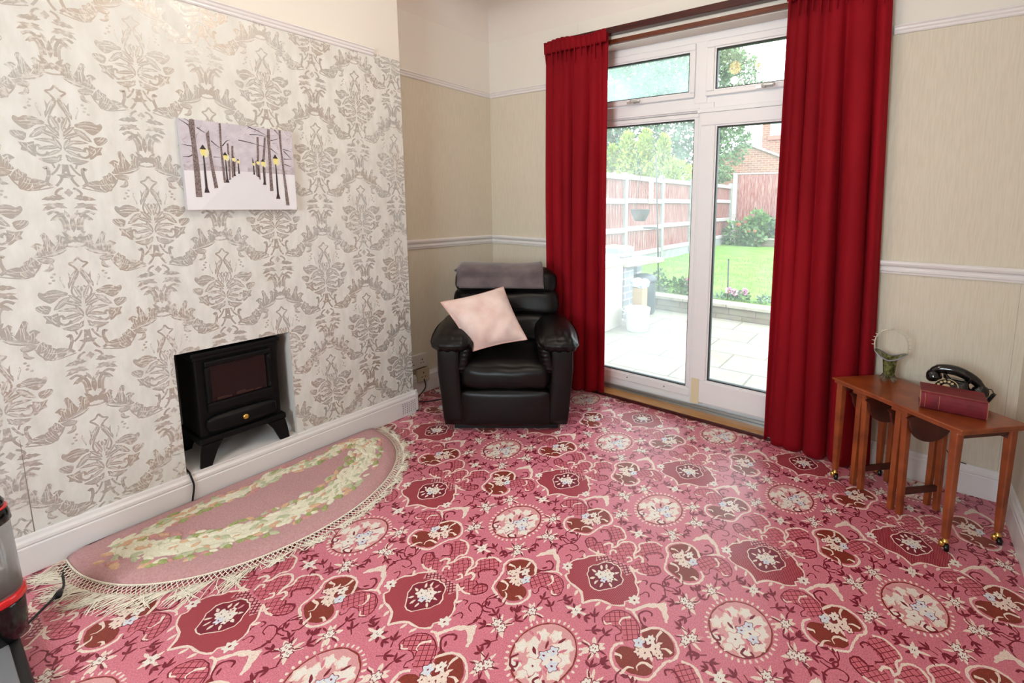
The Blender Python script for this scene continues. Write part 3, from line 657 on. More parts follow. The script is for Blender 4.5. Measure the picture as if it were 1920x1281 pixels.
for x in (.97, 1.25): mb.lathe([(.004, 0), (.004, .002), (0, .002)], (x, FY-.006, .118), 10, 0, Matrix.Rotation(PI/2, 3, 'X'))
mb.build('screw_plug', ['gasket'], door)
mb = MB()
for y, z0, z1 in ((.960, .024, .034), (.974, .024, .050), (.986, .024, .032)): mb.box(DX0, DX1, y-.004, y+.004, z0, z1)
mb.box(DX0, DX1, .955, 1.05, .0, .027); mb.build('track', ['aluminium'], door)

mb = MB(); mb.box(DX0+.002, DX1-.002, .872, .958, .002, .024, 0); mb.box(DX0+.002, DX1-.002, .866, .8725, .001, .022, 1)
mb.build('trim_7', ['oak_varnish', 'mahogany'], kind='structure', origin=(1.47, .9, 0), bevel=.002, label='varnished oak threshold board at the foot of the patio door')
mb = MB(); mb.box(DX0-.06, DX1+.06, YB-.020, YB-.0005, 2.294, 2.321)
mb.build('trim_8', ['brown_varnish'], kind='structure', origin=(1.47, .88, 2.29), bevel=.003, label='brown varnished batten over the patio door head')

# ---------------------------------------------------------------- curtain rail and curtains
rail = thing('curtain_rail', 'dark mahogany board carrying the curtain track above the patio door', 'curtain rail', (1.45, YB, 2.345))
mb = MB(); mb.box(.470, 2.44, YB-.046, YB-.001, 2.347, 2.386); mb.build('rail_board', ['mahogany'], rail, bevel=.004)
mat('velvet', (142, 12, 26), .75, col2=(122, 8, 20), vscale=3, vstretch=(1, 1, .4), sheen=.18, spec=.15, bump=.06, bscale=300)
MATS['velvet'].node_tree.nodes['Principled BSDF'].inputs['Sheen Tint'].default_value = srgb(225, 60, 70)
def curtain(name, label, xt0, xt1, xb0, xb1, ztop, zbot, y0, folds, seed, amp=.048):
    rr = random.Random(seed); ph = [rr.uniform(0, 6.28) for _ in range(6)]
    th = thing(name, label, 'curtain', ((xt0+xt1)/2, y0, zbot), 'red velvet curtains at the patio door')
    # fold profile: x positions bunch where the cloth doubles back
    def surf(u, v):
        z = ztop-(ztop-zbot)*v
        a = amp*(.30+.70*min(1, v*2.4))*(.78+.42*math.sin(ph[0]+7*u)+.12*math.sin(3*v+9*u))
        x0 = xt0+(xb0-xt0)*v; x1 = xt1+(xb1-xt1)*v
        w = u+.040*math.sin(2*PI*1.3*u+ph[1])+.016*math.sin(2*PI*2.9*u+ph[5])+.016*v*math.sin(2*PI*1.4*u+ph[2]+2*v)
        t = 2*PI*folds*w
        s1 = math.sin(t+ph[3]); shape = s1*(1-.22*s1*s1)
        y = y0+a*shape+.012*v*math.sin(2*PI*1.1*u+ph[4]+v*2.1)
        x = x0+(x1-x0)*u+.020*math.cos(t+ph[3])*(.25+.75*v)*min(1, 6*u, 6*(1-u))
        if v > .985: z += .004*math.sin(40*u)
        return (x, y, z)
    mb = MB(); mb.grid(surf, folds*14, 60); c = mb.build('drape', ['velvet'], th)
    so = c.modifiers.new('cloth', 'SOLIDIFY'); so.thickness = .004; so.offset = 0
    # gathered pencil-pleat heading
    n = folds*5
    def head(u, v):
        z = ztop+.012-.075*v
        x = xt0+(xt1-xt0)*u; pl = abs(math.sin(PI*n*.5*u+ph[1]))
        return (x, y0-.020-.013*pl*(1-.3*v)-.006*math.sin(9*u+ph[2]), z+.006*math.sin(7*u+ph[5])*(1-v))
    mb = MB(); mb.grid(head, n*6, 5); hd = mb.build('heading_tape', ['velvet'], th)
    so = hd.modifiers.new('cloth', 'SOLIDIFY'); so.thickness = .004
    for k in range(int(n*.5)):
        mb = MB()
        x = xt0+(xt1-xt0)*(k+.5+rr.uniform(-.2, .2))/(n*.5); l = rr.uniform(.05, .10)
        mb.grid(lambda u, v: (x+.012*(u-.5)*(1-.5*v), y0-.030+.012*v-.006*math.sin(PI*u), ztop-.055-l*v), 4, 4)
        mb.build('pleat', ['velvet'], hd)
    return th
curtain('curtain', 'long red velvet curtain hanging between the armchair and the glass door', .385, .878, .40, .872, 2.352, .030, YB-.056, 5, 5)
curtain('curtain', 'long red velvet curtain hanging behind the teak tables', 1.930, 2.372, 1.930, 2.445, 2.360, .008, YB-.060, 5, 12, .052)
# ---------------------------------------------------------------- recliner armchair
mat('leather', (10, 8, 8), .36, col2=(15, 11, 10), vscale=4, bump=.22, bscale=120, spec=.32, coat=.0, bdist=.002)
mat('charcoal_fleece', (116, 104, 104), .9, col2=(90, 78, 82), vscale=9, sheen=.4, bump=.25, bscale=300)
mat('pink_plush', (226, 194, 184), .85, col2=(238, 216, 208), vscale=11, sheen=.4, bump=.25, bscale=120, detail=6)
mat('pink_piping', (216, 176, 166), .8)
UX = Vector((.831, .557)); WD = Vector((-.69, .725)); OR = Vector((.671, .126))
def CH(x, d, z): return (OR.x+UX.x*x+WD.x*d, OR.y+UX.y*x+WD.y*d, z)
ch = thing('recliner_armchair', 'black leather recliner armchair with plump arms in the alcove corner', 'armchair', CH(0, .3, 0))
mb = MB(CH); mb.box(-.30, .30, .05, .56, .0, .05); mb.build('base', ['black_matt'], ch)
for sg in (-1, 1):
    a, b = sorted((sg*.252, sg*.385))
    mb = MB(CH)
    mb.pad(a, b, 0, .60, .038, .52, .022, 8, 0, .006, lambda x, y, z: (x*(1-.085*max(0, 1-z/.35)), y, z))
    mb.build('arm_panel', ['leather'], ch)
    mb = MB(CH)
    def wp(x, y, z, sg=sg):          # drooping front, gathers on the inner front corner
        u = (abs(x)-.30)/.11; f = max(0, 1-(y+.03)/.20)
        z2 = z-.018*f*f*(1 if z > .53 else .3)-.014*(u*u)*(z > .54)
        g = max(0, 1-abs(y-.005)/.10)*max(0, min(1, (.565-z)/.06))
        x2 = x+sg*.002*g*math.sin(z*200+x*60); y2 = y-.006*g*math.sin(x*150+2*mnoise.noise(Vector((x*12, z*9, sg))))
        z2 += .0028*max(0, 1-abs(y-.02)/.09)*math.sin(x*120+3*mnoise.noise(Vector((x*14, y*9, sg))))
        return (x2, y2, z2+.008*math.sin(PI*max(0, min(1, y/.5))))
    c, d = sorted((sg*.192, sg*.412))
    mb.pad(c, d, -.030, .50, .476, .580, .052, 26, 0, .014, wp)
    c, d = sorted((sg*.180, sg*.262))
    def wq(x, y, z, sg=sg):
        g = max(0, 1-abs(y-.02)/.10)
        return (x+sg*.030*max(0, (.50-z)/.16)+sg*.005*g*math.sin(z*260+y*60), y-.006*g*math.sin(z*240), z)
    mb.pad(c, d, .004, .50, .340, .540, .036, 20, 0, .008, wq)
    mb.build('armrest', ['leather'], ch, subsurf=1)
mb = MB(CH)
mb.pad(-.256, .252, -.012, .50, .246, .405, .058, 18, 0, .022, lambda x, y, z: (x, y, z+.020*math.exp(-((y-.30)/.17)**2)*(z > .33)-.004*math.sin(x*38)*math.exp(-((y-.02)/.06)**2)))
mb.build('seat', ['leather'], ch, subsurf=1)
mb = MB(CH); mb.pad(-.256, .250, -.004, .09, .034, .243, .024, 12, 0, .012); mb.build('footrest', ['leather'], ch, subsurf=1)
# reclining back: three stuffed sections, leaning away
lean = lambda z: .40+.30*(z-.40)
def back_pad(name, z0, z1, w0, w1, bul, th, n=18):
    mb = MB(CH)
    def wp(x, y, z):
        t = (z-z0)/(z1-z0); s_ = (w0+(w1-w0)*t)/w0
        return (x*s_, y+lean(z), z+.004*math.sin(x*23+z*40))
    mb.pad(-w0, w0, -bul, th, z0, z1, .055, n, 0, .016, wp); return mb.build(name, ['leather'], ch, subsurf=1)
back_pad('back_shell', .30, .835, .345, .315, -.03, .13)
back_pad('lumbar_cushion', .40, .605, .335, .335, .030, .09)
back_pad('back_cushion', .575, .755, .335, .325, .038, .09)
back_pad('head_cushion', .715, .872, .325, .318, .046, .12)

# folded throw over the chair back
def blanket(mb, x0, x1, off, z0, taper, seed):
    prof = [(.420+.30*.36-.055, z0)]
    zt = .884+off
    for k in range(9):
        a = PI-PI*k/8; prof.append((.545+.085*math.cos(a)*1.0-.012, zt-.028+.030*math.sin(a)))
    prof[0] = (lean(z0)-.062-off, z0); prof.insert(1, (lean(.82)-.058-off, .82)); prof.append((.63, .80))
    P = smooth_pts(prof, False, 4); n = len(P)-1
    def fn(u, v):
        d, z = P[min(n, int(round(v*n)))]
        x = x0+(x1-x0)*u+taper*(1-v)*(u-.5)
        w = mnoise.noise(Vector((u*2.2+seed, v*1.7, seed)))
        return (x, d-.006*w, z+.007*w*(1 if z > .80 else .5)+.008*(abs(2*u-1)**3-.3)*(z > .86))
    mb.grid(fn, 24, n)
b = MB(CH); blanket(b, -.285, .228, .010, .757, .03, 1.0)
bl = thing('throw_blanket', 'folded brown grey fleece throw over the top of the armchair', 'blanket', CH(0, .5, .757))
o = b.build('top_fold', ['charcoal_fleece'], bl); so = o.modifiers.new('cloth', 'SOLIDIFY'); so.thickness = .016; so.offset = 1
b = MB(CH); blanket(b, -.305, .232, -.002, .766, .02, 4.0); o = b.build('under_fold', ['charcoal_fleece'], bl); so = o.modifiers.new('cloth', 'SOLIDIFY'); so.thickness = .012; so.offset = 0
b = MB(CH); b.grid(lambda u, v: (-.30-.035*v+.02*u, .48+.10*u, .885-.015*v-.012*math.sin(PI*u)), 6, 4); o = b.build('loose_corner', ['charcoal_fleece'], bl); so = o.modifiers.new('cloth', 'SOLIDIFY'); so.thickness = .010

# scatter cushion standing on its corner
cu = thing('scatter_cushion', 'pale pink plush cushion leaning on one corner in the black armchair', 'cushion', CH(-.18, .17, .416))
cT, cL, cB, cR = [Vector(CH(*p)) for p in ((-.016, .320, .786), (-.368, .130, .728), (-.183, .045, .466), (.124, .130, .510))]
nn = (cR-cL).cross(cT-cB).normalized()
if nn.dot(CAM-cB) < 0: nn = -nn
def cus(sg):
    def fn(u, v):
        p = cL*(1-u)*(1-v)+cB*u*(1-v)+cT*(1-u)*v+cR*u*v
        a, b = 2*u-1, 2*v-1; m = (cL+cB+cT+cR)/4
        p = m+(p-m)*(1-.055*(1-a*a)*(abs(b)**4)-.055*(1-b*b)*(abs(a)**4))
        h = .074*((1-a**4)*(1-b**4))**.75
        w = .006*math.sin(9*a+7*b)*max(0, b*.2+a*.8)*(1-a*a)*(1-b*b)*2+.012*mnoise.noise(Vector((u*3, v*3, 2.2)))*(1-a**4)*(1-b**4)
        cre = -.012*max(0, a-.1)*abs(math.sin(7.5*v+1.2))*(1-a**6)*(1-b**6)
        return p+nn*sg*(h+(2.0*w+2.2*cre)*(sg > 0))
    return fn
b = MB(); b.grid(cus(1), 40, 40); b.grid(cus(-1), 20, 20); b.build('cover', ['pink_plush'], cu)
edge = []
for k in range(40): edge.append(cus(1)(k/40, 0))
for k in range(40): edge.append(cus(1)(1, k/40))
for k in range(40): edge.append(cus(1)(1-k/40, 1))
for k in range(40): edge.append(cus(1)(0, 1-k/40))
b = MB(); b.tube(edge, .0045, 6, 0, True); b.build('piping', ['pink_piping'], cu)

# ---------------------------------------------------------------- electric stove in the recess
mat('stove_black', (12, 12, 13), .42, spec=.22)
mat('stove_glass', (22, 10, 10), .2, col2=(36, 14, 12), vscale=14, vstretch=(1, 1, 2.5), lo=.45, hi=.75, spec=.5)
mat('ember', (46, 20, 16), .7, emit=(150, 30, 20), estr=.015)
mat('brass', (212, 172, 92), .25, metal=1.0)
st = thing('electric_stove', 'black electric stove with a glazed door standing in the fireplace recess', 'heater', (-.12, -.865, NZ0))
mb = MB(); mb.box(-.245, -.020, -1.022, -.712, .258, .632, 0); mb.build('body', ['stove_black'], st, bevel=.006)
mb = MB(); mb.box(-.255, -.006, -1.034, -.700, .630, .650, 0); mb.box(-.25, -.012, -1.028, -.706, .612, .631, 0); mb.build('top_plate', ['stove_black'], st, bevel=.006)
mb = MB(); mb.box(-.255, .002, -1.034, -.700, .240, .268, 0); mb.build('plinth', ['stove_black'], st, bevel=.005)
dr_ = MB()
y0, y1, z0, z1, a, c, e_, f_ = -.992, -.742, .372, .606, -.972, -.762, .416, .580
for q in ((y0, y1, f_, z1), (y0, y1, z0, e_), (y0, a, e_, f_), (c, y1, e_, f_)): dr_.box(-.024, -.002, q[0], q[1], q[2], q[3])
sd = dr_.build('door', ['stove_black'], st, bevel=.007)
mb = MB(); mb.box(-.019, -.016, a, c, e_, f_); mb.build('viewing_glass', ['stove_glass'], sd)
mb = MB()
for k in range(5): mb.pad(-.0155, -.012, -.955+k*.035, -.925+k*.035+R.uniform(-.01, .01), e_+.003, e_+.008+R.uniform(.004, .016), .003, 4)
mb.build('ember_bed', ['ember'], sd)
for z in (.43, .565):
    mb = MB(); mb.tube([(-.004, -.752, z-.012), (-.004, -.752, z+.012)], .006, 8); mb.build('hinge', ['stove_black'], sd)
mb = MB(); mb.pad(-.030, .006, -.998, -.740, .282, .352, .016, 10, 0, .006); cp = mb.build('control_panel', ['stove_black'], st)
mb = MB(); mb.lathe([(.013, 0), (.013, .004), (.010, .010), (.004, .012), (0, .012)], (.008, -.866, .316), 20, 0, Matrix.Rotation(PI/2, 3, 'Y')); mb.build('knob', ['brass'], cp)
for (xa, dx) in ((-.004, .012), (-.235, -.006)):
    for sg, yc in ((-1, -1.026), (1, -.708)):
        mb = MB(); w = .072
        P = [(xa, yc-sg*w, .242), (xa, yc, .242), (xa, yc+sg*.008, .20), (xa, yc+sg*.014, NZ0-.004), (xa, yc-sg*.026, NZ0-.004), (xa, yc-sg*.050, .205)]
        if sg < 0: P = P[::-1]
        mb.prism(P, (dx-.016, 0, 0), (dx, 0, 0)); mb.build('leg', ['stove_black'], st, bevel=.002)
mb = MB(); mb.tube(smooth_pts([(-.16, -1.050, .150), (-.06, -1.075, .148), (.006, -1.079, .146), (.024, -1.078, .130), (.030, -1.074, .095), (.030, -1.080, .05), (.032, -1.092, .010), (.05, -1.13, .006)], False, 6), .0036, 8); mb.build('power_cord', ['black_matt'], st)

# ---------------------------------------------------------------- canvas print
def art(name, col, col2=None, vs=60): return mat(name, col, .75, col2=col2, vscale=vs)
art('art_sky', (212, 205, 212), (198, 190, 199), 26); art('art_snow', (232, 229, 232)); art('art_path', (226, 224, 227)); art('art_bark', (96, 76, 72), (150, 136, 134), 200)
art('art_branch', (124, 110, 112)); art('art_iron', (62, 52, 54)); art('art_lamp', (240, 224, 138)); art('art_glow', (228, 224, 190)); art('art_far', (178, 168, 174), (206, 198, 203), 80); art('canvas_edge', (206, 200, 200))
AY0, AY1, AZ0, AZ1 = -1.002, -.598, 1.260, 1.624
pt = Pattern(); SKY, SNOW, PATHM, BARK, BRA, IRON, LAMP, GLOW, FAR = range(1, 10)
A2 = lambda P: [(AY0+max(0, min(1, p[0]))*(AY1-AY0), AZ0+max(0, min(1, p[1]))*(AZ1-AZ0)) for p in P]
pt.fill(A2([(0, 0), (1, 0), (1, 1), (0, 1)]), SKY, 1)
pt.fill(A2([(0, .44), (.46, .455), (.46, .50), (.40, .53), (.30, .50), (.2, .54), (.1, .50), (0, .54)]), FAR, 2); pt.fill(A2([(.54, .455), (1, .45), (1, .55), (.9, .5), (.75, .54), (.62, .5), (.54, .52)]), FAR, 2)
pt.fill(A2([(0, 0), (1, 0), (1, .448), (.54, .458), (.46, .455), (0, .437)]), SNOW, 3); pt.fill(A2([(.1, 0), (.95, 0), (.568, .455), (.454, .45)]), PATHM, 4)
rr = random.Random(5)
for k in range(150):
    x = rr.uniform(0, 1); y = rr.uniform(.5, .99); a = rr.uniform(.2, 2.9); l = rr.uniform(.03, .12)*(abs(x-.5)+.25)
    pt.stroke(A2([(x, y), (x+l*math.cos(a)*.6, y+l*.5*math.sin(a)), (x+l*math.cos(a), y+l*math.sin(a))]), rr.uniform(.0006, .0014), FAR if k % 2 else BRA, 5, sm=2, taper=True)
for P in ([(0, .988), (.045, .955), (.072, .93)], [(.04, 1.0), (.07, .98), (.088, .965)], [(0, .718), (.08, .708)], [(0, .585), (.05, .592), (.076, .613)], [(.135, .916), (.201, .864)], [(.239, .786), (.28, .74), (.307, .716)], [(.248, .606), (.314, .608)], [(.33, .739), (.37, .80), (.403, .818)], [(.581, .904), (.66, .912), (.754, .897)], [(.571, .995), (.66, .96), (.738, .916)], [(.473, .827), (.62, .80), (.737, .767)], [(.771, .76), (.845, .693)], [(.777, .857), (.853, .889)], [(.821, 1.0), (.861, .944)], [(.894, .764), (.984, .746)], [(.902, .743), (.978, .651)], [(.896, .643), (.987, .647)], [(.901, .578), (.972, .55)]):
    pt.stroke(A2(P)[::-1] if P[0][0] in (0, .04) else A2(P), .0038, IRON, 6, sm=3, taper=True)
for P in ([(.370, .774), (.385, .776), (.380, .355), (.363, .349)], [(.406, .748), (.425, .75), (.403, .382), (.389, .381)], [(.423, .598), (.435, .599), (.420, .398), (.407, .398)], [(.450, .601), (.460, .602), (.463, .432), (.450, .426)], [(.644, .882), (.665, .884), (.650, .619), (.653, .365), (.637, .375), (.632, .618)], [(.716, .891), (.733, .894), (.707, .625), (.700, .314), (.679, .307), (.679, .58)], [(.586, .614), (.598, .615), (.603, .426), (.590, .425)], [(.614, .595), (.630, .597), (.630, .406), (.614, .411)], [(.315, .993), (.333, .996), (.325, .708), (.330, .509), (.336, .317), (.314, .316), (.310, .547), (.310, .707)], [(.201, .859), (.229, .902), (.227, .726), (.241, .501), (.264, .253), (.231, .247), (.215, .499), (.206, .724)], [(.751, .992), (.777, .996), (.770, .739), (.767, .415), (.769, .235), (.734, .234), (.742, .575), (.745, .896)], [(.865, 1.0), (.887, 1.0), (.884, .752), (.900, .423), (.923, .054), (.887, .054), (.874, .587), (.864, .858)], [(.080, 1.0), (.118, 1.0), (.114, .76), (.124, .453), (.123, .145), (.074, .144), (.078, .45), (.080, .756), (.069, .934)]): pt.fill(A2(P), BARK, 7)
for x, zb, zt, s in ((.166, .195, .612, 1), (.811, .137, .570, 1), (.347, .318, .581, .75), (.687, .308, .538, .75), (.415, .40, .575, .5), (.637, .40, .555, .5), (.456, .43, .555, .4), (.594, .43, .54, .4)):
    pt.blob(*A2([(x+.01*s, zt+.04*s)])[0], .030*s*.5, .050*s*.45, GLOW, 7.5)
    pt.fill(A2([(x-.022*s, zb), (x+.022*s, zb), (x+.010*s, zb+.06*s), (x+.005*s, zt), (x-.005*s, zt), (x-.010*s, zb+.06*s)]), IRON, 8)
    pt.fill(A2([(x-.010*s, zt), (x+.010*s, zt), (x+.024*s, zt+.072*s), (x-.024*s, zt+.072*s)]), LAMP, 8.5)
    pt.fill(A2([(x-.028*s, zt+.070*s), (x+.028*s, zt+.070*s), (x+.012*s, zt+.10*s), (x, zt+.125*s), (x-.012*s, zt+.10*s)]), IRON, 9)
mb = MB(); mb.box(.0025, .030, AY0, AY1, AZ0, AZ1, 0)
lay(mb, pt, 0, 0, [(AY0, AY1, AZ0, AZ1)], lambda u, v, l: (.030+l*.00012, u, v))
mb.build('canvas_print', ['canvas_edge', 'art_sky', 'art_snow', 'art_path', 'art_bark', 'art_branch', 'art_iron', 'art_lamp', 'art_glow', 'art_far'], label='canvas picture of a snowy tree avenue with lamp posts on the damask wall', cat='picture', origin=(.015, -.8, AZ0))

# ---------------------------------------------------------------- half-moon hearth rug
def rugmat(n, c, c2): return mat(n, c, .95, col2=c2, vscale=160, bump=.6, bscale=300, sheen=.15, spec=.15, bdist=.004)
rugmat('rug_pink', (202, 158, 158), (188, 140, 142)); rugmat('rug_cream', (238, 233, 210), (228, 221, 194)); rugmat('rug_green', (176, 180, 122), (150, 158, 96)); rugmat('rug_peach', (226, 190, 156), (212, 168, 134)); rugmat('rug_rose', (212, 160, 152), (198, 140, 136)); rugmat('rug_sage', (200, 202, 168), (184, 188, 150))
mat('fringe_yarn', (242, 234, 216), .9, bump=.2, bscale=200)
rug = thing('hearth_rug', 'pink half-moon hearth rug with carved cream floral band and knotted fringe', 'rug', (.25, -.862, .002))
RC, RA, RB, RT = (.034, -.862), .578, .605, .029
def half(t, s=1.0, inset=0.0): return (RC[0]+max(0, (RB-inset))*max(0, math.sin(t))**.86*s, RC[1]-(RA-inset)*math.cos(t)*s)
mb = MB(); n = 72
rings = []
for (ins, z) in ((.004, .002), (0, .010), (.004, .018), (.014, RT), (.05, RT+.001), (.12, RT+.001), (.22, RT+.001), (.34, RT+.001), (.5, RT+.001)):
    P = [half(PI*k/n, 1, ins) for k in range(n+1)]; bx = RC[0]+(ins if z >= RT-.001 else min(ins, .004))*(1 if ins < .05 else .0)
    rings.append([(max(p[0], bx), p[1], z+.0012*mnoise.noise(Vector((p[0]*40, p[1]*40, 0)))) for p in P])
vs = [p for r_ in rings for p in r_]; w = n+1; fs = []
for j in range(len(rings)-1):
    for i in range(n): fs.append((j*w+i, j*w+i+1, (j+1)*w+i+1, (j+1)*w+i))
fs.append(tuple(range((len(rings)-1)*w, len(rings)*w))); fs.append(tuple([j*w for j in range(len(rings))]+[j*w+n for j in range(len(rings)-1, -1, -1)]))
mb.add(vs, fs, 0, True)
rr = random.Random(3)
def tuft(x, y, rx, ry, rot, mi, h):
    vs = []; fs = []; N = 10
    for (q, z) in ((1.0, 0), (.86, h*.75), (.45, h)):
        for k in range(N):
            a = 2*PI*k/N; px, py = rx*q*math.cos(a), ry*q*math.sin(a)*(1-.25*math.cos(a))
            vs.append((x+px*math.cos(rot)-py*math.sin(rot), y+px*math.sin(rot)+py*math.cos(rot), RT+z))
    for j in range(2):
        for k in range(N): fs.append((j*N+k, j*N+(k+1) % N, (j+1)*N+(k+1) % N, (j+1)*N+k))
    fs.append(tuple(range(2*N, 3*N))); mb.add(vs, fs, mi, True)
# carved garland: outer band follows the curve, inner band runs along the straight side
def band(fn, N, wd, seed):
    for i in range(N):
        t = i/N; (x, y), (dx, dy) = fn(t); ang = math.atan2(dy, dx)
        for k in range(3):
            o = rr.uniform(-1, 1); px, py = x-math.sin(ang)*o*wd*.5, y+math.cos(ang)*o*wd*.5
            edge = abs(o) > .62
            mi = rr.choice([2, 2, 5, 3, 4, 1]) if edge else rr.choice([1, 1, 1, 1, 5, 3])
            s_ = rr.uniform(.7, 1.25)
            tuft(px, py, .021*s_, .0105*s_, ang+rr.uniform(-.9, .9), mi, .0035+rr.uniform(0, .004))
def arc(t):
    a = .20+(PI-.40)*t; i_ = .100+.075*math.sin(a); p = half(a, 1, i_); q = half(a+.01, 1, i_); return p, (q[0]-p[0], q[1]-p[1])
def chord(t): y = -1.325+.925*t; return (RC[0]+.092+.014*math.sin(t*19), y), (0, 1)
for fn, N in ((arc, 90), (chord, 46)):
    for i in range(N):
        (x, y), (dx, dy) = fn(i/N); tuft(x, y, .040, .046 if fn is arc else .026, math.atan2(dy, dx), 1, .0016+i*1.3e-5)
band(arc, 130, .170, 1); band(chord, 84, .085, 2)
mb.build('pile', ['rug_pink', 'rug_cream', 'rug_green', 'rug_peach', 'rug_rose', 'rug_sage'], rug)
mb = MB(); N = 120; net = .034
def fp(t, d): p = half(t, 1, -d); return p
for k in range(N+1):                       # knotted net
    t = PI*k/N*.985+.012
    for sg in (-1, 1):
        P = [fp(t+sg*PI/N*1.6*q, .000+net*q) for q in (0, .33, .66, 1)]
        mb.tube([(p[0], p[1], .0125-.008*i/3) for i, p in enumerate(P)], .0014, 4, caps=False)
for k in range(N+1):
    t = PI*k/N*.985+.012; p = fp(t, .001); q = fp(t+PI/N, .001); mb.tube([(p[0], p[1], .013), (q[0], q[1], .013)], .0026, 5, caps=False)
for k in range(int(N*5)):                # tassel strands
    t = PI*(k+rr.uniform(-.6, .6))/(N*5)*.985+.012; g = math.sin(t*31)*.12+.08*math.sin(t*67)+rr.uniform(-.04, .04)-.10*math.cos(t)
    l = rr.uniform(.030, .062)*(1.25 if t < 1.2 else .55); a = fp(t, net*.9); b_ = fp(t+g*.35, net+l*.5); c_ = fp(t+g*.7+rr.uniform(-.02, .02), net+l)
    mb.tube(smooth_pts([(a[0], a[1], .0055), (b_[0], b_[1], .006+rr.uniform(0, .004)), (c_[0], c_[1], .003)], False, 2), [.0013]*4+[.0007], 4)
mb.build('fringe', ['fringe_yarn'], rug, kind='stuff')

# ---------------------------------------------------------------- vacuum cleaner at the left edge
glass('bin_plastic', .30, (.80, .78, .78)); mat('red_plastic', (214, 30, 34), .25, coat=.4); mat('grey_plastic', (128, 130, 134), .35, metal=.2); mat('pale_blue', (150, 176, 196), .3); mat('dust', (120, 112, 108), .95)
VX, VY = .415, -1.624
vc = thing('vacuum_cleaner', 'upright vacuum cleaner with clear dust bin and red collar beyond the rug fringe', 'vacuum cleaner', (VX, VY, 0))
z_ = lambda prof: prof
mb = MB(); mb.lathe([(.050, .052), (.060, .064), (.0635, .10), (.0645, .165), (.063, .172)], (VX, VY, 0), 40); mb.build('motor_body', ['black_gloss'], vc)
mb = MB(); mb.lathe([(.0665, .0), (.0685, .004), (.0685, .018), (.066, .022)], (VX, VY, .174), 72, 0, None, lambda r, z, a: (r*(1+.012*(math.sin(36*a) > 0)), z)); mb.build('collar', ['red_plastic'], vc)
mb = MB(); mb.lathe([(.0625, .198), (.0635, .206), (.0585, .408)], (VX, VY, 0), 40); bn = mb.build('dust_bin', ['bin_plastic'], vc)
mb = MB(); mb.lathe([(.0, .200), (.0590, .200), (.0585, .225), (.05, .242), (.0, .250)], (VX, VY, 0), 24, 0, None, lambda r, z, a: (r, z+.012*math.sin(a+1)*(z > .24))); mb.build('dust', ['dust'], bn)
mb = MB(); mb.lathe([(.022, .28), (.020, .40), (.0, .40)], (VX, VY, 0), 20); mb.build('cyclone', ['grey_plastic'], bn)
mb = MB(); mb.lathe([(.058, .404), (.062, .408), (.060, .428), (.056, .446)], (VX, VY, 0), 40); mb.lathe([(.052, .448), (.054, .462), (.048, .474), (.02, .477), (0, .477)], (VX, VY, 0), 40); ld = mb.build('lid', ['black_gloss'], vc)
mb = MB(); mb.lathe([(.0565, .445), (.0585, .4465), (.0565, .450)], (VX, VY, 0), 40); mb.build('lid_ring', ['red_plastic'], ld)
mb = MB()
ca, sa = 1.0, 0.0
def VF(x, y, z): return (VX+x, VY+y, z)
mb.T = VF
mb.pad(-.10, .36, -.20, .042, .012, .058, .018, 10, 0, .0); ft = mb.build('floor_head', ['black_matt'], vc)
mb = MB(VF); mb.pad(.03, .34, -.035, .020, .052, .064, .005, 6); mb.build('top_panel', ['grey_plastic'], ft)
mb = MB(VF); mb.pad(.05, .12, -.075, -.050, .055, .078, .008, 6); mb.build('pedal', ['pale_blue'], ft)
for y in (-.17, .02):
    mb = MB(VF); mb.tube([(-.09, y-.01, .016), (-.09, y+.01, .016)], .0155, 14); mb.build('wheel', ['black_matt'], ft)
mb = MB(); mb.tube(smooth_pts([(VX-.01, VY+.05, .05), (.31, -1.52, .03), (.245, -1.487, .014), (.20, -1.470, .006), (.13, -1.462, .005), (.085, -1.452, .005), (.06, -1.44, .004)], False, 5), .0038, 8); mb.build('cord', ['black_matt'], vc)
mb = MB(); mb.tube([(.262, -1.492, .016), (.232, -1.482, .012)], [.010, .008], 10); mb.build('cord_clip', ['black_matt'], vc)

# ---------------------------------------------------------------- sockets, grille, cable in the alcove
mat('socket_white', (214, 206, 198), .35); mat('socket_cream', (196, 180, 154), .4)
def socket(name, label, y0, y1, z0, z1, m, holes):
    t = thing(name, label, 'socket', (XA, (y0+y1)/2, z0))
    mb = MB(); mb.box(XA+.0005, XA+.028, y0, y1, z0, z1); mb.build('back_box', [m], t, bevel=.003)
    mb = MB(); mb.box(XA+.028, XA+.036, y0-.002, y1+.002, z0-.002, z1+.002); fp_ = mb.build('face_plate', [m], t, bevel=.003)
    for (y, z, w_, h_) in holes: mb = MB(); mb.box(XA+.0355, XA+.0368, y-w_/2, y+w_/2, z-h_/2, z+h_/2); mb.build('pin_slot', ['dark'], fp_)
    return t
socket('wall_socket', 'white double wall socket above the cream one beside the armchair', .085, .238, .192, .280, 'socket_white', [(.20, .245, .005, .010), (.19, .222, .008, .004), (.21, .222, .008, .004), (.125, .245, .005, .010), (.115, .222, .008, .004), (.135, .222, .008, .004)])
socket('wall_socket', 'cream wall socket just above the skirting beside the armchair', .165, .252, .090, .176, 'socket_cream', [(.208, .148, .005, .012), (.196, .120, .009, .005), (.220, .120, .009, .005)])
gr = thing('air_vent', 'small perforated air vent in the white skirting near the armchair', 'vent', (.022, -.05, .02))
mb = MB(); mb.box(.0195, .0212, -.122, .016, .012, .094); gp = mb.build('plate', ['gloss_white'], gr, bevel=.0005)
mb = MB()
for i in range(7):
    for j in range(6): mb.lathe([(.0026, 0), (.0026, .0008), (0, .0008)], (.0209, -.088+i*.0135, .024+j*.0115), 8, 0, Matrix.Rotation(PI/2, 3, 'Y'))
mb.build('hole', ['dark'], gp)
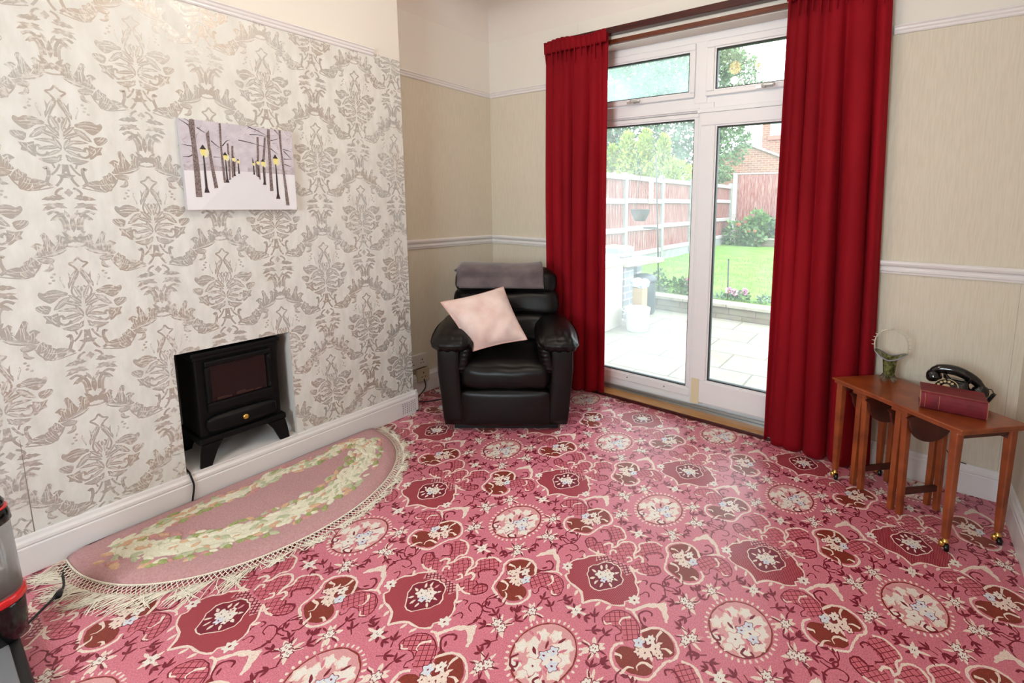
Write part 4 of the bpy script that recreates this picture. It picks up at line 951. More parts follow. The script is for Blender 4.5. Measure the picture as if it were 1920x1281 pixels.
mb = MB(); mb.tube(smooth_pts([(XA+.03, .21, .11), (XA+.06, .20, .05), (-.12, .10, .005), (-.05, .13, .004), (.02, .24, .004), (.08, .30, .004)], False, 6), .004, 8)
mb.build('power_cable', ['black_matt'], label='black cable on the carpet between wall sockets and armchair', cat='cable')

# ---------------------------------------------------------------- nest of teak tables
mat('teak', (156, 76, 34), .34, col2=(114, 50, 22), vscale=10, vstretch=(1.2, 1.2, 1.2), coat=.25, lo=.3, hi=.7)
nt = MATS['teak'].node_tree
mat('teak_dark', (82, 34, 20), .36, col2=(60, 24, 15), vscale=12, coat=.2)
EU = Vector((.826, -.563)); EV = Vector((.745, .667)); TO = Vector((2.265, .667)); ZT = .505
def TB(u, v, z): return (TO.x+EU.x*u+EV.x*v, TO.y+EU.y*u+EV.y*v, z)
tb = thing('coffee_table', 'long teak coffee table on castors holding telephone, book and glass basket', 'table', TB(.28, .15, 0))
mb = MB(TB); mb.box(0, .563, 0, .298, ZT-.010, ZT); mb.box(.006, .557, .008, .290, ZT-.024, ZT-.009); mb.build('tabletop', ['teak'], tb, bevel=.003)
mb = MB(TB); mb.box(.03, .533, .246, .262, ZT-.064, ZT-.024); mb.box(.03, .05, .03, .262, ZT-.05, ZT-.024); mb.box(.513, .533, .03, .262, ZT-.05, ZT-.024); mb.build('apron', ['teak_dark'], tb, bevel=.002)
for u, v in ((.030, .026), (.528, .026), (.030, .262), (.530, .262)):
    mb = MB(TB); w = .0145
    vs = [(u+a*s, v+b*s, z) for (s, z) in ((.72, .052), (.85, .16), (1, .46), (1, ZT-.022)) for (a, b) in ((-w, -w), (w, -w), (w, w), (-w, w))]
    mb.add(vs, [(3, 2, 1, 0), (12, 13, 14, 15)]+[(j*4+k, j*4+(k+1) % 4, (j+1)*4+(k+1) % 4, (j+1)*4+k) for j in range(3) for k in range(4)])
    lg = mb.build('leg', ['teak'], tb, bevel=.005)
    mb = MB(); P = TB(u, v, 0); mb.lathe([(.006, .060), (.008, .046), (.013, .042), (.012, .036), (0, .036)], P, 14)
    mb.pad(P[0]-.020, P[0]+.002, P[1]-.010, P[1]+.010, .012, .040, .010, 6); ct = mb.build('castor', ['brass'], lg)
    mb = MB(); mb.lathe([(0, -.008), (.014, -.008), (.016, -.004), (.016, .004), (.014, .008), (0, .008)], (P[0]+.006, P[1], .0165), 18, 0, Matrix.Rotation(PI/2, 3, 'Y')); mb.build('wheel', ['black_gloss'], ct)
def small_table(uc, label):
    t = thing('drop_leaf_table', label, 'table', TB(uc, .16, 0), 'small drop-leaf tables under the coffee table')
    mb = MB(TB); mb.box(uc-.034, uc+.034, .045, .270, .452, .466); mb.build('tabletop', ['teak'], t, bevel=.002)
    for v in (.060, .246): mb = MB(TB); mb.box(uc-.024, uc+.024, v, v+.012, .418, .452); mb.build('apron', ['teak'], t)
    for sg in (-1, 1):
        P = [(.052, .452), (.266, .452), (.266, .430), (.258, .395), (.235, .362), (.200, .342), (.159, .335), (.118, .342), (.083, .362), (.060, .395), (.052, .430)]
        mb = MB(TB); u0 = uc+sg*.036
        P3 = [(u0, p[0], p[1]) for p in smooth_pts(P, True, 3)]
        if sg < 0: P3 = P3[::-1]
        mb.prism(P3, (0, 0, 0), (sg*.010, 0, 0)); mb.build('drop_leaf', ['teak_dark'], t, bevel=.0015)
    for sg in (-1, 1):
        for v in (.070, .252):
            mb = MB(TB); a = uc+sg*.016; w = .0125
            vs = [(a+sg*q+p[0]*s, v+p[1]*s, z) for (s, z, q) in ((.8, .0015, .004), (1, .42, -.002), (1, .452, -.003)) for p in ((-w, -w), (w, -w), (w, w), (-w, w))]
            mb.add(vs, [(3, 2, 1, 0), (8, 9, 10, 11)]+[(j*4+k, j*4+(k+1) % 4, (j+1)*4+(k+1) % 4, (j+1)*4+k) for j in range(2) for k in range(4)]); mb.build('leg', ['teak'], t, bevel=.003)
    mb = MB(TB); mb.box(uc+.008, uc+.024, .074, .250, .090, .116); mb.build('stretcher', ['teak_dark'], t, bevel=.002)
    return t
t1 = small_table(.104, 'small teak drop-leaf table folded under the vase end of the long table')
d_ = Vector(TB(.290, 0, 0))-Vector(TB(.104, 0, 0))
copy_thing(t1, d_, 'small teak drop-leaf table folded under the telephone end of the long table')

# ---- glass basket
mat('glass_green', (150, 152, 96), .12, col2=(84, 86, 42), vscale=70, trans=.4, ior=1.3, lo=.4, hi=.6); mat('glass_clear', (226, 220, 200), .08, trans=.35, ior=1.3); mat('glass_lilac', (168, 170, 186), .1, trans=.3, ior=1.3)
mat('glass_foot', (170, 160, 138), .06, trans=.8, ior=1.35)
VB = (2.490, .772, ZT)
va = thing('glass_basket', 'mottled green glass basket vase with thorny loop handle on the teak table', 'vase', VB)
ruf = lambda r, z, a: (r*(1+.16*max(0, (z-.10)/.03)*math.cos(2*a)), z+.020*max(0, (z-.10)/.03)*math.cos(2*a+.2))
mb = MB(); mb.lathe([(.0, .016), (.020, .016), (.024, .040), (.027, .075), (.030, .098), (.040, .112), (.058, .122), (.056, .124), (.037, .115), (.027, .10), (.023, .075), (.018, .030), (0, .022)], VB, 40, 0, None, ruf); bd = mb.build('body', ['glass_green'], va)
mb = MB(); P = [(VB[0]+.0585*(1+.118*math.cos(2*a))*math.cos(a), VB[1]+.0585*(1+.118*math.cos(2*a))*math.sin(a), VB[2]+.123+.0148*math.cos(2*a+.2)) for a in [2*PI*k/48 for k in range(48)]]
mb.tube(P, .0028, 6, 0, True); mb.build('rim', ['glass_lilac'], bd)
for k in range(5):
    a = 2*PI*k/5+.3; mb = MB(); mb.tube(smooth_pts([(VB[0]+.018*math.cos(a), VB[1]+.018*math.sin(a), ZT+.028), (VB[0]+.028*math.cos(a), VB[1]+.028*math.sin(a), ZT+.012), (VB[0]+.040*math.cos(a), VB[1]+.040*math.sin(a), ZT+.005)], False, 4), [.007]*5+[.005]*3+[.003], 8); mb.build('foot', ['glass_foot'], va)
mb = MB(); L_ = []
for k in range(37):
    a = PI*k/36; w_ = .064+.010*math.sin(a)**.7*abs(math.cos(a)); L_.append((VB[0]+.064*math.cos(a)*(1+.14*math.sin(a)*abs(math.cos(a))*2), VB[1], VB[2]+.138+.106*math.sin(a)**.85))
mb.tube(L_, .0032, 8); hd = mb.build('handle', ['glass_clear'], va)
for k in list(range(2, 13, 2))+list(range(24, 36, 2)):
    p = Vector(L_[k]); c = Vector((VB[0], VB[1], VB[2]+.17)); n_ = (p-c).normalized(); n_.z *= .4; mb = MB(); mb.tube([p, p+n_*.007, p+n_*.014], [.0032, .0024, .0008], 6); mb.build('thorn', ['glass_clear'], hd)
mb = MB(); mb.pad(VB[0]-.006, VB[0]+.006, VB[1]-.004, VB[1]+.004, VB[2]+.240, VB[2]+.254, .004, 4); mb.build('handle_knot', ['glass_clear'], hd)

# ---- old book
mat('book_cloth', (122, 28, 38), .6, col2=(98, 20, 30), vscale=20, bump=.2, bscale=200); mat('book_page', (206, 186, 152), .85); mat('book_worn', (176, 122, 96), .8)
bk = thing('old_book', 'thick dark red book lying on the teak table in front of the telephone', 'book', (2.71, .53, ZT))
BKx0, BKx1, BKy0, BKy1 = 2.604, 2.816, .490, .612
mb = MB(); mb.box(BKx0, BKx1, BKy0+.010, BKy1, ZT+.0005, ZT+.0045); mb.box(BKx0, BKx1, BKy0+.008, BKy1, ZT+.068, ZT+.072)
SP = [(BKx0, BKy0+.012, ZT+.0005), (BKx0, BKy0+.003, ZT+.008), (BKx0, BKy0, ZT+.022), (BKx0, BKy0-.001, ZT+.036), (BKx0, BKy0, ZT+.052), (BKx0, BKy0+.003, ZT+.066), (BKx0, BKy0+.012, ZT+.072), (BKx0, BKy0+.012, ZT+.06), (BKx0, BKy0+.010, ZT+.01)]
mb.prism(SP[::-1], (0, 0, 0), (BKx1-BKx0, 0, 0)); bc = mb.build('cover', ['book_cloth'], bk, bevel=.0015)
mb = MB()
for x in (.016, .062): mb.tube([(BKx0+x, p[1]-.0002, p[2]) for p in SP[1:6]], .0008, 5)
mb.tube([(BKx0+.0005, p[1], p[2]) for p in SP[:7]], .0014, 5); mb.tube([(BKx1-.0005, p[1], p[2]) for p in SP[:7]], .0014, 5)
mb.tube([(BKx0, BKy0+.0125, ZT+.0722), (BKx1, BKy0+.0125, ZT+.0722)], .0007, 5); mb.build('worn_edge', ['book_worn'], bc)
mb = MB(); mb.box(BKx0+.004, BKx1-.004, BKy0+.012, BKy1-.004, ZT+.0045, ZT+.068); mb.build('page_block', ['book_page'], bk)

# ---- telephone
mat('bakelite', (12, 11, 11), .12, spec=.5, coat=.5); mat('dial_cream', (196, 178, 140), .4)
PHX, PHY = 2.733, .668
ph_ = thing('telephone', 'old black rotary telephone behind the red book on the teak table', 'telephone', (PHX, PHY, ZT))
def PH(x, y, z): c, s = math.cos(-.10), math.sin(-.10); return (PHX+c*x-s*y, PHY+s*x+c*y, ZT+z)
mb = MB(PH)
def ring_(hx, hy, z, cy): return [(hx*math.copysign(abs(math.cos(a))**.55, math.cos(a)), cy+hy*math.copysign(abs(math.sin(a))**.55, math.sin(a)), z) for a in [2*PI*k/32 for k in range(32)]]
rg = [ring_(.080, .062, .0, 0), ring_(.082, .064, .010, 0), ring_(.074, .055, .022, .004), ring_(.056, .042, .045, .010), ring_(.042, .030, .064, .018), ring_(.040, .026, .078, .020), ring_(.044, .024, .084, .020)]
vs = [p for r_ in rg for p in r_]; fs = [(j*32+k, j*32+(k+1) % 32, (j+1)*32+(k+1) % 32, (j+1)*32+k) for j in range(len(rg)-1) for k in range(32)]
mb.add(vs, fs+[tuple(range(31, -1, -1)), tuple(range((len(rg)-1)*32, len(rg)*32))], 0, True); bs_ = mb.build('body', ['bakelite'], ph_)
DM = Matrix.Rotation(-.30, 3, 'Y') @ Matrix.Rotation(.62, 3, 'X'); dc = Vector(PH(-.034, -.030, .056))
mb = MB(); mb.lathe([(.040, -.014), (.043, 0), (.040, .004), (.012, .005), (0, .005)], dc, 32, 0, DM); di = mb.build('dial', ['bakelite'], ph_)
mb = MB()
for k in range(10):
    a = .5+k*.5; mb.lathe([(.0060, .0046), (.0045, .0054), (0, .0054)], dc+DM @ Vector((.028*math.cos(a), .028*math.sin(a), 0)), 10, 0, DM)
mb.lathe([(.0425, .002), (.0425, .0045), (.0395, .0050), (.0395, .003)], dc, 28, 0, DM); mb.lathe([(.015, .0052), (.013, .0062), (0, .0062)], dc, 20, 0, DM); mb.build('number_ring', ['dial_cream'], di)
for sx_ in (-1, 1):
    mb = MB(PH)
    for sy_ in (-1, 1): mb.tube(smooth_pts([(sx_*.026, .020+sy_*.010, .078), (sx_*.040, .020+sy_*.018, .090), (sx_*.044, .020+sy_*.022, .108)], False, 4), [.007]*6+[.0055]*2+[.005], 8)
    mb.build('cradle', ['bakelite'], ph_)
hs = [(-.104, .0, .075), (-.094, 0, .097), (-.066, 0, .112), (-.020, 0, .120), (.020, 0, .117), (.060, 0, .104), (.088, 0, .086), (.100, 0, .066)]
mb = MB(PH); Q = smooth_pts([(a*.86, .020+b, c-.10*a) for a, b, c in hs], False, 5); nq = len(Q)
mb.tube(Q, [.0150+.0060*math.sin(PI*i/(nq-1))-(.002 if abs(i-nq/2) > nq*.3 else 0) for i in range(nq)], 14); hn = mb.build('handset', ['bakelite'], ph_)
for (x, zc, tl) in ((-.083, .078, -.35), (.081, .066, .42)):
    mb = MB(); M_ = Matrix.Rotation(tl, 3, 'Y'); mb.lathe([(0, -.022), (.025, -.022), (.030, -.013), (.0295, -.004), (.024, .012), (.014, .022), (0, .024)], PH(x, .020, zc-.10*x), 22, 0, M_); mb.build('ear_cap' if x < 0 else 'mouthpiece', ['bakelite'], hn)
mb = MB(PH); C_ = [(.092, .022, .066), (.112, .02, .070), (.120, .022, .056)]
for k in range(60):
    t = k/59; a = k*1.05; C_.append((.122-.020*t+.0065*math.cos(a), .024+.010*t+.0065*math.sin(a), .052-.046*t))
C_ += [(.09, .05, .006), (.06, .06, .005)]
mb.tube(smooth_pts(C_, False, 2), .0019, 6); mb.build('coiled_cord', ['black_matt'], ph_)
mb = MB(); mb.tube(smooth_pts([(2.70, .858, .262), (2.715, .860, .232), (2.744, .862, .193), (2.777, .862, .160), (2.82, .864, .150)], False, 6), .0022, 6)
mb.build('telephone_lead', ['black_matt'], label='thin black lead dropping behind the teak table', cat='cable')

# ---------------------------------------------------------------- ceiling light (above the frame, seen as reflections in the top light)
mat('lamp_glass', (255, 226, 180), .4, emit=(255, 196, 120), estr=6.0)
cl = thing('ceiling_light', 'brass ceiling light with two warm glass shades, seen reflected in the glass', 'lamp', (1.22, -.62, ZC-.004))
mb = MB(); mb.lathe([(.055, -.002), (.055, -.014), (.02, -.03), (0, -.03)][::-1], (1.22, -.62, ZC), 24); mb.build('rose', ['brass'], cl)
for sg in (-1, 1):
    x = 1.22+sg*.115; mb = MB(); mb.tube(smooth_pts([(1.22, -.62, ZC-.025), (1.22+sg*.05, -.62, ZC-.08), (x, -.62, ZC-.05)], False, 5), .006, 8); ar = mb.build('arm', ['brass'], cl)
    mb = MB(); mb.lathe([(.020, 0), (.045, -.03), (.055, -.07), (.035, -.10), (0, -.105)][::-1], (x, -.62, ZC-.05), 24); mb.build('glass_shade', ['lamp_glass'], ar)
for sg in (-1, 1): light('ceiling_lamp', 'POINT', (1.22+sg*.115, -.62, ZC-.215), 6.5, (1.0, .92, .82), shadow_soft_size=.035)
# ---------------------------------------------------------------- garden beyond the glass
ZP = -.15
def bricks(name, c1, c2, mortar, scale, bw, rh, msize, rough=.9, axes='XZ'):
    m = bpy.data.materials.new(name); m.use_nodes = True; MATS[name] = m
    nt = m.node_tree; n = nt.nodes; L = nt.links; p = n['Principled BSDF']; p.inputs['Roughness'].default_value = rough
    geo = n.new('ShaderNodeNewGeometry'); sp = n.new('ShaderNodeSeparateXYZ'); L.new(geo.outputs['Position'], sp.inputs[0]); cb = n.new('ShaderNodeCombineXYZ')
    if axes == 'XYZ': ad = n.new('ShaderNodeMath'); L.new(sp.outputs['X'], ad.inputs[0]); L.new(sp.outputs['Y'], ad.inputs[1]); L.new(ad.outputs[0], cb.inputs[0]); L.new(sp.outputs['Z'], cb.inputs[1])
    else: L.new(sp.outputs[axes[0]], cb.inputs[0]); L.new(sp.outputs[axes[1]], cb.inputs[1])
    b = n.new('ShaderNodeTexBrick'); b.inputs['Color1'].default_value = srgb(*c1); b.inputs['Color2'].default_value = srgb(*c2); b.inputs['Mortar'].default_value = srgb(*mortar)
    b.inputs['Scale'].default_value = scale; b.inputs['Brick Width'].default_value = bw; b.inputs['Row Height'].default_value = rh; b.inputs['Mortar Size'].default_value = msize
    L.new(cb.outputs[0], b.inputs['Vector'])
    nz = n.new('ShaderNodeTexNoise'); nz.inputs['Scale'].default_value = 6; nz.inputs['Detail'].default_value = 5; L.new(geo.outputs['Position'], nz.inputs['Vector'])
    mx = n.new('ShaderNodeMix'); mx.data_type = 'RGBA'; mx.blend_type = 'OVERLAY'; mx.inputs['Factor'].default_value = .2; L.new(b.outputs['Color'], mx.inputs['A']); L.new(nz.outputs['Color'], mx.inputs['B'])
    hs_ = n.new('ShaderNodeHueSaturation'); L.new(mx.outputs['Result'], hs_.inputs['Color']); L.new(hs_.outputs[0], p.inputs['Base Color']); return m
bricks('paving', (124, 118, 106), (112, 107, 96), (84, 79, 70), 1, .60, .45, .009, axes='XY')
bricks('stone_block', (114, 106, 92), (100, 93, 81), (83, 78, 67), 1, .34, .085, .006, axes='XYZ')
bricks('house_brick', (122, 72, 60), (140, 94, 80), (152, 130, 116), 1, .27, .095, .011, axes='XYZ')
mat('lawn_grass', (83, 120, 46), .95, col2=(106, 135, 60), vscale=3.0, bump=.8, bscale=90, bdist=.02)
mat('soil', (96, 78, 62), .95, bump=.5, bscale=40)
mat('coping_stone', (144, 139, 127), .85, col2=(127, 120, 107), vscale=7)
mat('concrete', (132, 133, 132), .9, col2=(118, 120, 116), vscale=6)
mat('fence_red', (116, 59, 55), .9, col2=(137, 102, 97), vscale=9, vstretch=(6, 6, .5), lo=.45, hi=.58)
mat('fence_rail', (153, 146, 146), .9, col2=(139, 125, 125), vscale=8, vstretch=(1, 1, 5))
mb = MB(); mb.box(-4.5, 6.5, 1.2, 4.12, ZP-.1, ZP); mb.build('patio_path', ['paving'], kind='structure', origin=(1, 3, ZP), label='pale slab patio outside the glass door')
GA = .012
gz = lambda y: .03+(y-4.3)*.0145
mb = MB(); mb.grid(lambda u, v: (-2.1+9*u, 4.30+9.0*v, gz(4.30+9.0*v)+.012*mnoise.noise(Vector((u*14, v*14, 0)))), 40, 40); mb.add([(-2.1, 4.2, ZP-.1), (6.9, 4.2, ZP-.1), (6.9, 4.2, .02), (-2.1, 4.2, .02)], [(0, 1, 2, 3)]); mb.build('lawn', ['lawn_grass'], kind='structure', origin=(2, 8, 0), label='bright green lawn rising from the low patio wall')
# grass blades in clumps along the near edge
rr = random.Random(21)
mb = MB()
for k in range(5200):
    y = 4.32+rr.random()**1.6*5; x = rr.uniform(-1.9, 3.2); a = rr.uniform(0, 6.28); h_ = rr.uniform(.025, .055); z = gz(y); c, s = math.cos(a)*.006, math.sin(a)*.006
    mb.add([(x-c, y-s, z-.004), (x+c, y+s, z-.004), (x+s*2, y+c*2, z+h_)], [(0, 1, 2)])
mb.build('grass', [mat('grass_blade', (88, 127, 48), .9, col2=(109, 139, 64), vscale=30)], kind='stuff', label='short mown grass standing on the lawn', cat='grass', origin=(0, 6, .05))
gw = thing('retaining_wall', 'low stone garden wall with pale coping between patio and lawn', 'garden wall', (1.5, 4.15, ZP))
mb = MB(); mb.box(-.50, 6, 4.05, 4.22, ZP, .005); mb.build('stonework', ['stone_block'], gw, bevel=.006)
for k in range(11):
    mb = MB(); x = -.52+k*.6; mb.box(x, x+.594, 4.02, 4.26, .005, .05); mb.build('coping', ['coping_stone'], gw, bevel=.008)

# ---- fence on the left: concrete posts, red panels
def post(x, y, h, label, w=.10):
    mb = MB(); mb.box(x-w/2, x+w/2, y-w/2, y+w/2, .0, h-.02); mb.box(x-w*.4, x+w*.4, y-w*.4, y+w*.4, h-.02, h); mb.build('fence_post', ['concrete'], label=label, cat='post', group='concrete posts of the left fence', bevel=.008, origin=(x, y, 0))
PY = [4.42, 6.0, 7.6, 9.2, 10.8, 12.4]
LB = ['nearest the door beside the brick bench', 'left of the hanging basket', 'right behind the bird feeding pole', 'at the right edge of the misty pane', 'behind the white upright of the door frame', 'at the far corner of the fence']
for y, h, l in zip(PY, (1.84, 1.90, 1.94, 1.94, 1.95, 1.98), LB): post(-2.0, y, h, 'grey concrete fence post '+l)
LP = ['partly behind the curtain edge', 'behind the hanging basket', 'right of the bird feeding pole', 'beside the white frame', 'farthest along the lawn']
for i in range(5):
    y0, y1 = PY[i]+.05, PY[i+1]-.05; zb = gz((y0+y1)/2)+.20; zt = 1.86+.012*i
    t = thing('timber_fence', 'weathered red timber fence panel with pale rails, '+LP[i], 'fence', (-2.0, (y0+y1)/2, 0), 'red panels of the left fence')
    mb = MB(); n = 15
    for k in range(n):
        a = y0+(y1-y0)*k/n; mb.box(-2.022-.006*(k % 2), -2.006, a, a+(y1-y0)/n+.012, zb, zt)
    mb.build('boards', ['fence_red'], t)
    for z in (zt-.10, zb+(zt-zb)*.66, zb+(zt-zb)*.32, zb): 
        mb = MB(); mb.box(-2.006, -1.962, y0, y1, z, z+.095); mb.build('rail', ['fence_rail'], t, bevel=.006)
    mb = MB(); mb.box(-2.03, -1.98, y0, y1, gz(y0)-.03, zb); mb.build('gravel_board', ['concrete'], t)
bf = thing('back_fence', 'tall red vertical board fence across the end of the garden', 'fence', (0, 13, .15))
rr = random.Random(2)
mb = MB()
for k in range(46):
    x = -1.96+k*.105; mb.box(x, x+.103, 13.0-.012*(k % 2), 13.02, .1, 2.27+rr.uniform(-.006, .006))
mb.build('boards', ['fence_red'], bf)
mb = MB(); mb.box(-1.98, 2.9, 12.97, 13.06, 2.272, 2.315); mb.build('capping', ['fence_rail'], bf, bevel=.006)
mb = MB(); mb.box(-2.10, -1.97, 12.93, 13.06, .05, 2.32); mb.build('corner_post', ['fence_rail'], bf, bevel=.008, label='pale corner post')
rb = thing('raised_bed', 'low stone edged flower bed in front of the back fence', 'flower bed', (0, 12.2, .1))
mb = MB(); mb.box(-1.35, 3, 11.9, 12.02, .10, .34); mb.build('stonework', ['stone_block'], rb)
mb = MB(); mb.box(-1.38, 3, 11.87, 12.06, .34, .375); mb.build('coping', ['coping_stone'], rb)
mb = MB(); mb.box(-1.35, 3, 12.02, 12.93, .10, .33); mb.build('soil', ['soil'], rb)

# ---- plants: many small leaves on stems
def leafmat(n, a, b): 
    m = mat(n, a, .8, col2=b, vscale=5, lo=.3, hi=.7, spec=.2); return m
leafmat('leaf_dark', (53, 81, 55), (81, 106, 74)); leafmat('leaf_mid', (73, 100, 64), (99, 121, 83)); leafmat('leaf_lime', (118, 139, 50), (139, 149, 73)); leafmat('leaf_grey', (90, 109, 97), (111, 127, 113)); leafmat('leaf_fresh', (73, 107, 52), (100, 128, 71))
mat('bark_grey', (140, 126, 112), .9, col2=(108, 96, 84), vscale=12); mat('petal_pink', (200, 96, 140), .7); mat('petal_pale', (204, 132, 168), .7); mat('petal_orange', (186, 92, 62), .7)
def foliage(mb, blobs, n, ls, rr, mi=0, flat=0.0, up_=0.0):
    for k in range(n):
        bx = rr.choice(blobs); (cx, cy, cz, rx, ry, rz) = bx
        while True:
            v = Vector((rr.uniform(-1, 1), rr.uniform(-1, 1), rr.uniform(-1, 1)))
            if .35 < v.length < 1: break
        p = Vector((cx+v.x*rx, cy+v.y*ry, cz+v.z*rz)); s = ls*rr.uniform(.6, 1.3)
        d = (Vector((v.x, v.y, v.z*.6+up_))+Vector((rr.uniform(-.7, .7), rr.uniform(-.7, .7), rr.uniform(-.7, .7)))).normalized()
        w = d.cross(Vector((rr.uniform(-1, 1), rr.uniform(-1, 1), rr.uniform(-1, 1)))).normalized()*s*.38
        m = p+d*s*.5; mb.add([p, m+w, p+d*s, m-w], [(0, 1, 2, 3)], mi)
def tree(name, label, cat, base, h, blobs, n, ls, lm, seed, trunk=.09, grp=None, limbs=5, up_=0.0):
    rr = random.Random(seed); t = thing(name, label, cat, base, grp)
    mb = MB(); b = Vector(base); top = Vector((sum(q[0] for q in blobs)/len(blobs), sum(q[1] for q in blobs)/len(blobs), base[2]+h*.8))
    mid = (b+top)/2+Vector((rr.uniform(-.1, .1), rr.uniform(-.1, .1), 0))*h*.3
    P = smooth_pts([tuple(b), tuple(mid), tuple(top)], False, 5); mb.tube(P, [trunk*(1-.7*i/(len(P)-1)) for i in range(len(P))], 8)
    for k in range(limbs):
        q = Vector(blobs[k % len(blobs)][:3])+Vector((rr.uniform(-.3, .3), rr.uniform(-.3, .3), rr.uniform(0, .3)))*blobs[0][3]; s = Vector(P[int(len(P)*rr.uniform(.25, .7))])
        mb.tube([tuple(s), tuple((s+q)/2+Vector((0, 0, .05*h))), tuple(q)], [trunk*.45, trunk*.3, trunk*.12], 6)
    mb.build('trunk', ['bark_grey'], t)
    mb = MB(); foliage(mb, blobs, n, ls, rr, up_=up_); mb.build('foliage', [lm], t, kind='stuff'); return t
tree('garden_tree', 'broad dark green tree behind the misty left pane', 'tree', (-7.6, 13.5, -.04), 6.5, [(-7.9, 13.5, 4.2, 1.5, 1.2, 1.6), (-6.3, 13.8, 4.0, 1.4, 1.2, 1.7), (-9.2, 13.6, 3.4, 1.4, 1.2, 1.5), (-5.0, 14.2, 4.3, 1.2, 1, 1.6), (-7.0, 13.6, 5.8, 1.8, 1.2, 1.2), (-9.0, 14, 5.2, 1.4, 1, 1.2), (-5.4, 14.2, 2.9, 1.2, 1, .9)], 9000, .17, 'leaf_dark', 31, .16, 'trees beyond the garden fence', 8)
tree('garden_tree', 'grey green tree with sky behind it in the clear top light', 'tree', (-3.6, 15.5, -.04), 7, [(-3.5, 15.5, 4.7, .95, .9, 1.2), (-2.75, 15.6, 5.7, .7, .7, 1.0), (-3.9, 15.4, 6.3, .9, .8, 1.0), (-3.1, 15.5, 3.6, .75, .8, .9), (-4.3, 15.5, 3.7, 1.0, .8, 1.1), (-3.2, 15.5, 6.5, .5, .5, .6), (-4.6, 15.3, 5.4, .9, .8, 1.0)], 6500, .14, 'leaf_mid', 41, .13, 'trees beyond the garden fence', 8)
tree('garden_tree', 'leafy tree at the left edge of the fogged top light', 'tree', (-10.5, 18.5, -.05), 9, [(-10.3, 18.5, 7.0, 2.2, 1.2, 1.7), (-8.3, 18.5, 7.6, 1.8, 1.2, 1.7), (-7.0, 18.8, 7.0, 1.1, 1, 1.4), (-12.2, 18.4, 6.2, 1.8, 1.2, 1.7)], 3400, .28, 'leaf_mid', 51, .16, 'trees beyond the garden fence', 6)
tree('conifer_bush', 'lime green feathery conifer bush rising over the fence', 'bush', (-3.6, 9.0, -.04), 2.6, [(-4.1, 9.0, 2.1, .5, .4, .55), (-3.4, 9.0, 2.25, .55, .4, .6), (-2.75, 9.1, 2.1, .5, .4, .5), (-3.7, 9.0, 2.75, .18, .18, .42), (-3.15, 9.0, 2.8, .17, .17, .42), (-2.7, 9.1, 2.65, .15, .15, .40), (-4.15, 9.0, 2.5, .16, .16, .35), (-2.35, 9.2, 2.0, .4, .4, .4), (-3.3, 9, 1.7, .9, .4, .3)], 7500, .085, 'leaf_lime', 61, .07, None, 9, .7)
tree('garden_bush', 'pale grey green bush left of the lime conifer', 'bush', (-5.4, 8.2, -.04), 2.3, [(-4.8, 8.6, 1.9, .55, .5, .6), (-5.5, 8.6, 2.0, .6, .5, .6), (-4.7, 8.7, 2.45, .4, .4, .4)], 1500, .14, 'leaf_grey', 71, .06)
tree('garden_bush', 'small green bush at the gable foot beside the corner post', 'bush', (-2.55, 13.6, -.04), 2.6, [(-2.6, 13.6, 2.35, .32, .3, .22), (-2.9, 13.6, 2.2, .3, .3, .25)], 500, .10, 'leaf_mid', 72, .04)
def bedplant(label, x, y, z, blobs, n, ls, lm, seed, fl=None, nf=0, fr=.03, fz=0.0, cat='plant', grp=None):
    rr = random.Random(seed); t = thing('garden_plant', label, cat, (x, y, z), grp)
    mb = MB()
    for k in range(7): q = rr.choice(blobs); mb.tube([(x+rr.uniform(-.04, .04), y+rr.uniform(-.04, .04), z), (q[0]+rr.uniform(-.5, .5)*q[3], q[1], q[2])], [.006, .003], 5)
    mb.build('stem', ['leaf_mid'], t)
    mb = MB(); foliage(mb, blobs, n, ls, rr, up_=.3); mb.build('foliage', [lm], t, kind='stuff')
    for k in range(nf):
        q = rr.choice(blobs); px, py, pz = q[0]+rr.uniform(-.7, .7)*q[3], q[1]-q[4]*.6, q[2]+q[5]*.75+fz*rr.random()
        mb = MB()
        for j in range(22):
            v = Vector((rr.uniform(-1, 1), rr.uniform(-1, 1), rr.uniform(-1, 1))).normalized()*fr; w = v.orthogonal().normalized()*fr*.5; c = Vector((px, py, pz))
            mb.add([c+v*.5, c+v+w, c+v*1.25, c+v-w], [(0, 1, 2, 3)])
        mb.build('flower_head', [fl], t)
    return t
bedplant('leafy geranium with pink flowers on the lawn edge behind the misty pane', -.15, 4.42, .05, [(-.18, 4.42, .15, .13, .10, .10), (.02, 4.44, .12, .12, .10, .08), (-.02, 4.44, .17, .10, .08, .08)], 420, .065, 'leaf_fresh', 81, 'petal_pink', 3, .030, .10)
bedplant('low weedy plant at the foot of the bird feeding pole', -.40, 4.40, .05, [(-.42, 4.42, .12, .10, .08, .12), (-.50, 4.5, .2, .08, .08, .16)], 220, .05, 'leaf_mid', 82)
bedplant('pink hydrangea flowers beside the thin black stake', .70, 4.44, .05, [(.64, 4.42, .10, .07, .06, .06), (.78, 4.44, .11, .08, .06, .06)], 200, .05, 'leaf_mid', 83, 'petal_pale', 4, .042, .02)
bedplant('small blue green plant on the wall edge near the right curtain', 1.05, 4.42, .05, [(1.05, 4.42, .08, .08, .06, .05), (.45, 4.4, .07, .08, .05, .04)], 130, .04, 'leaf_grey', 84)
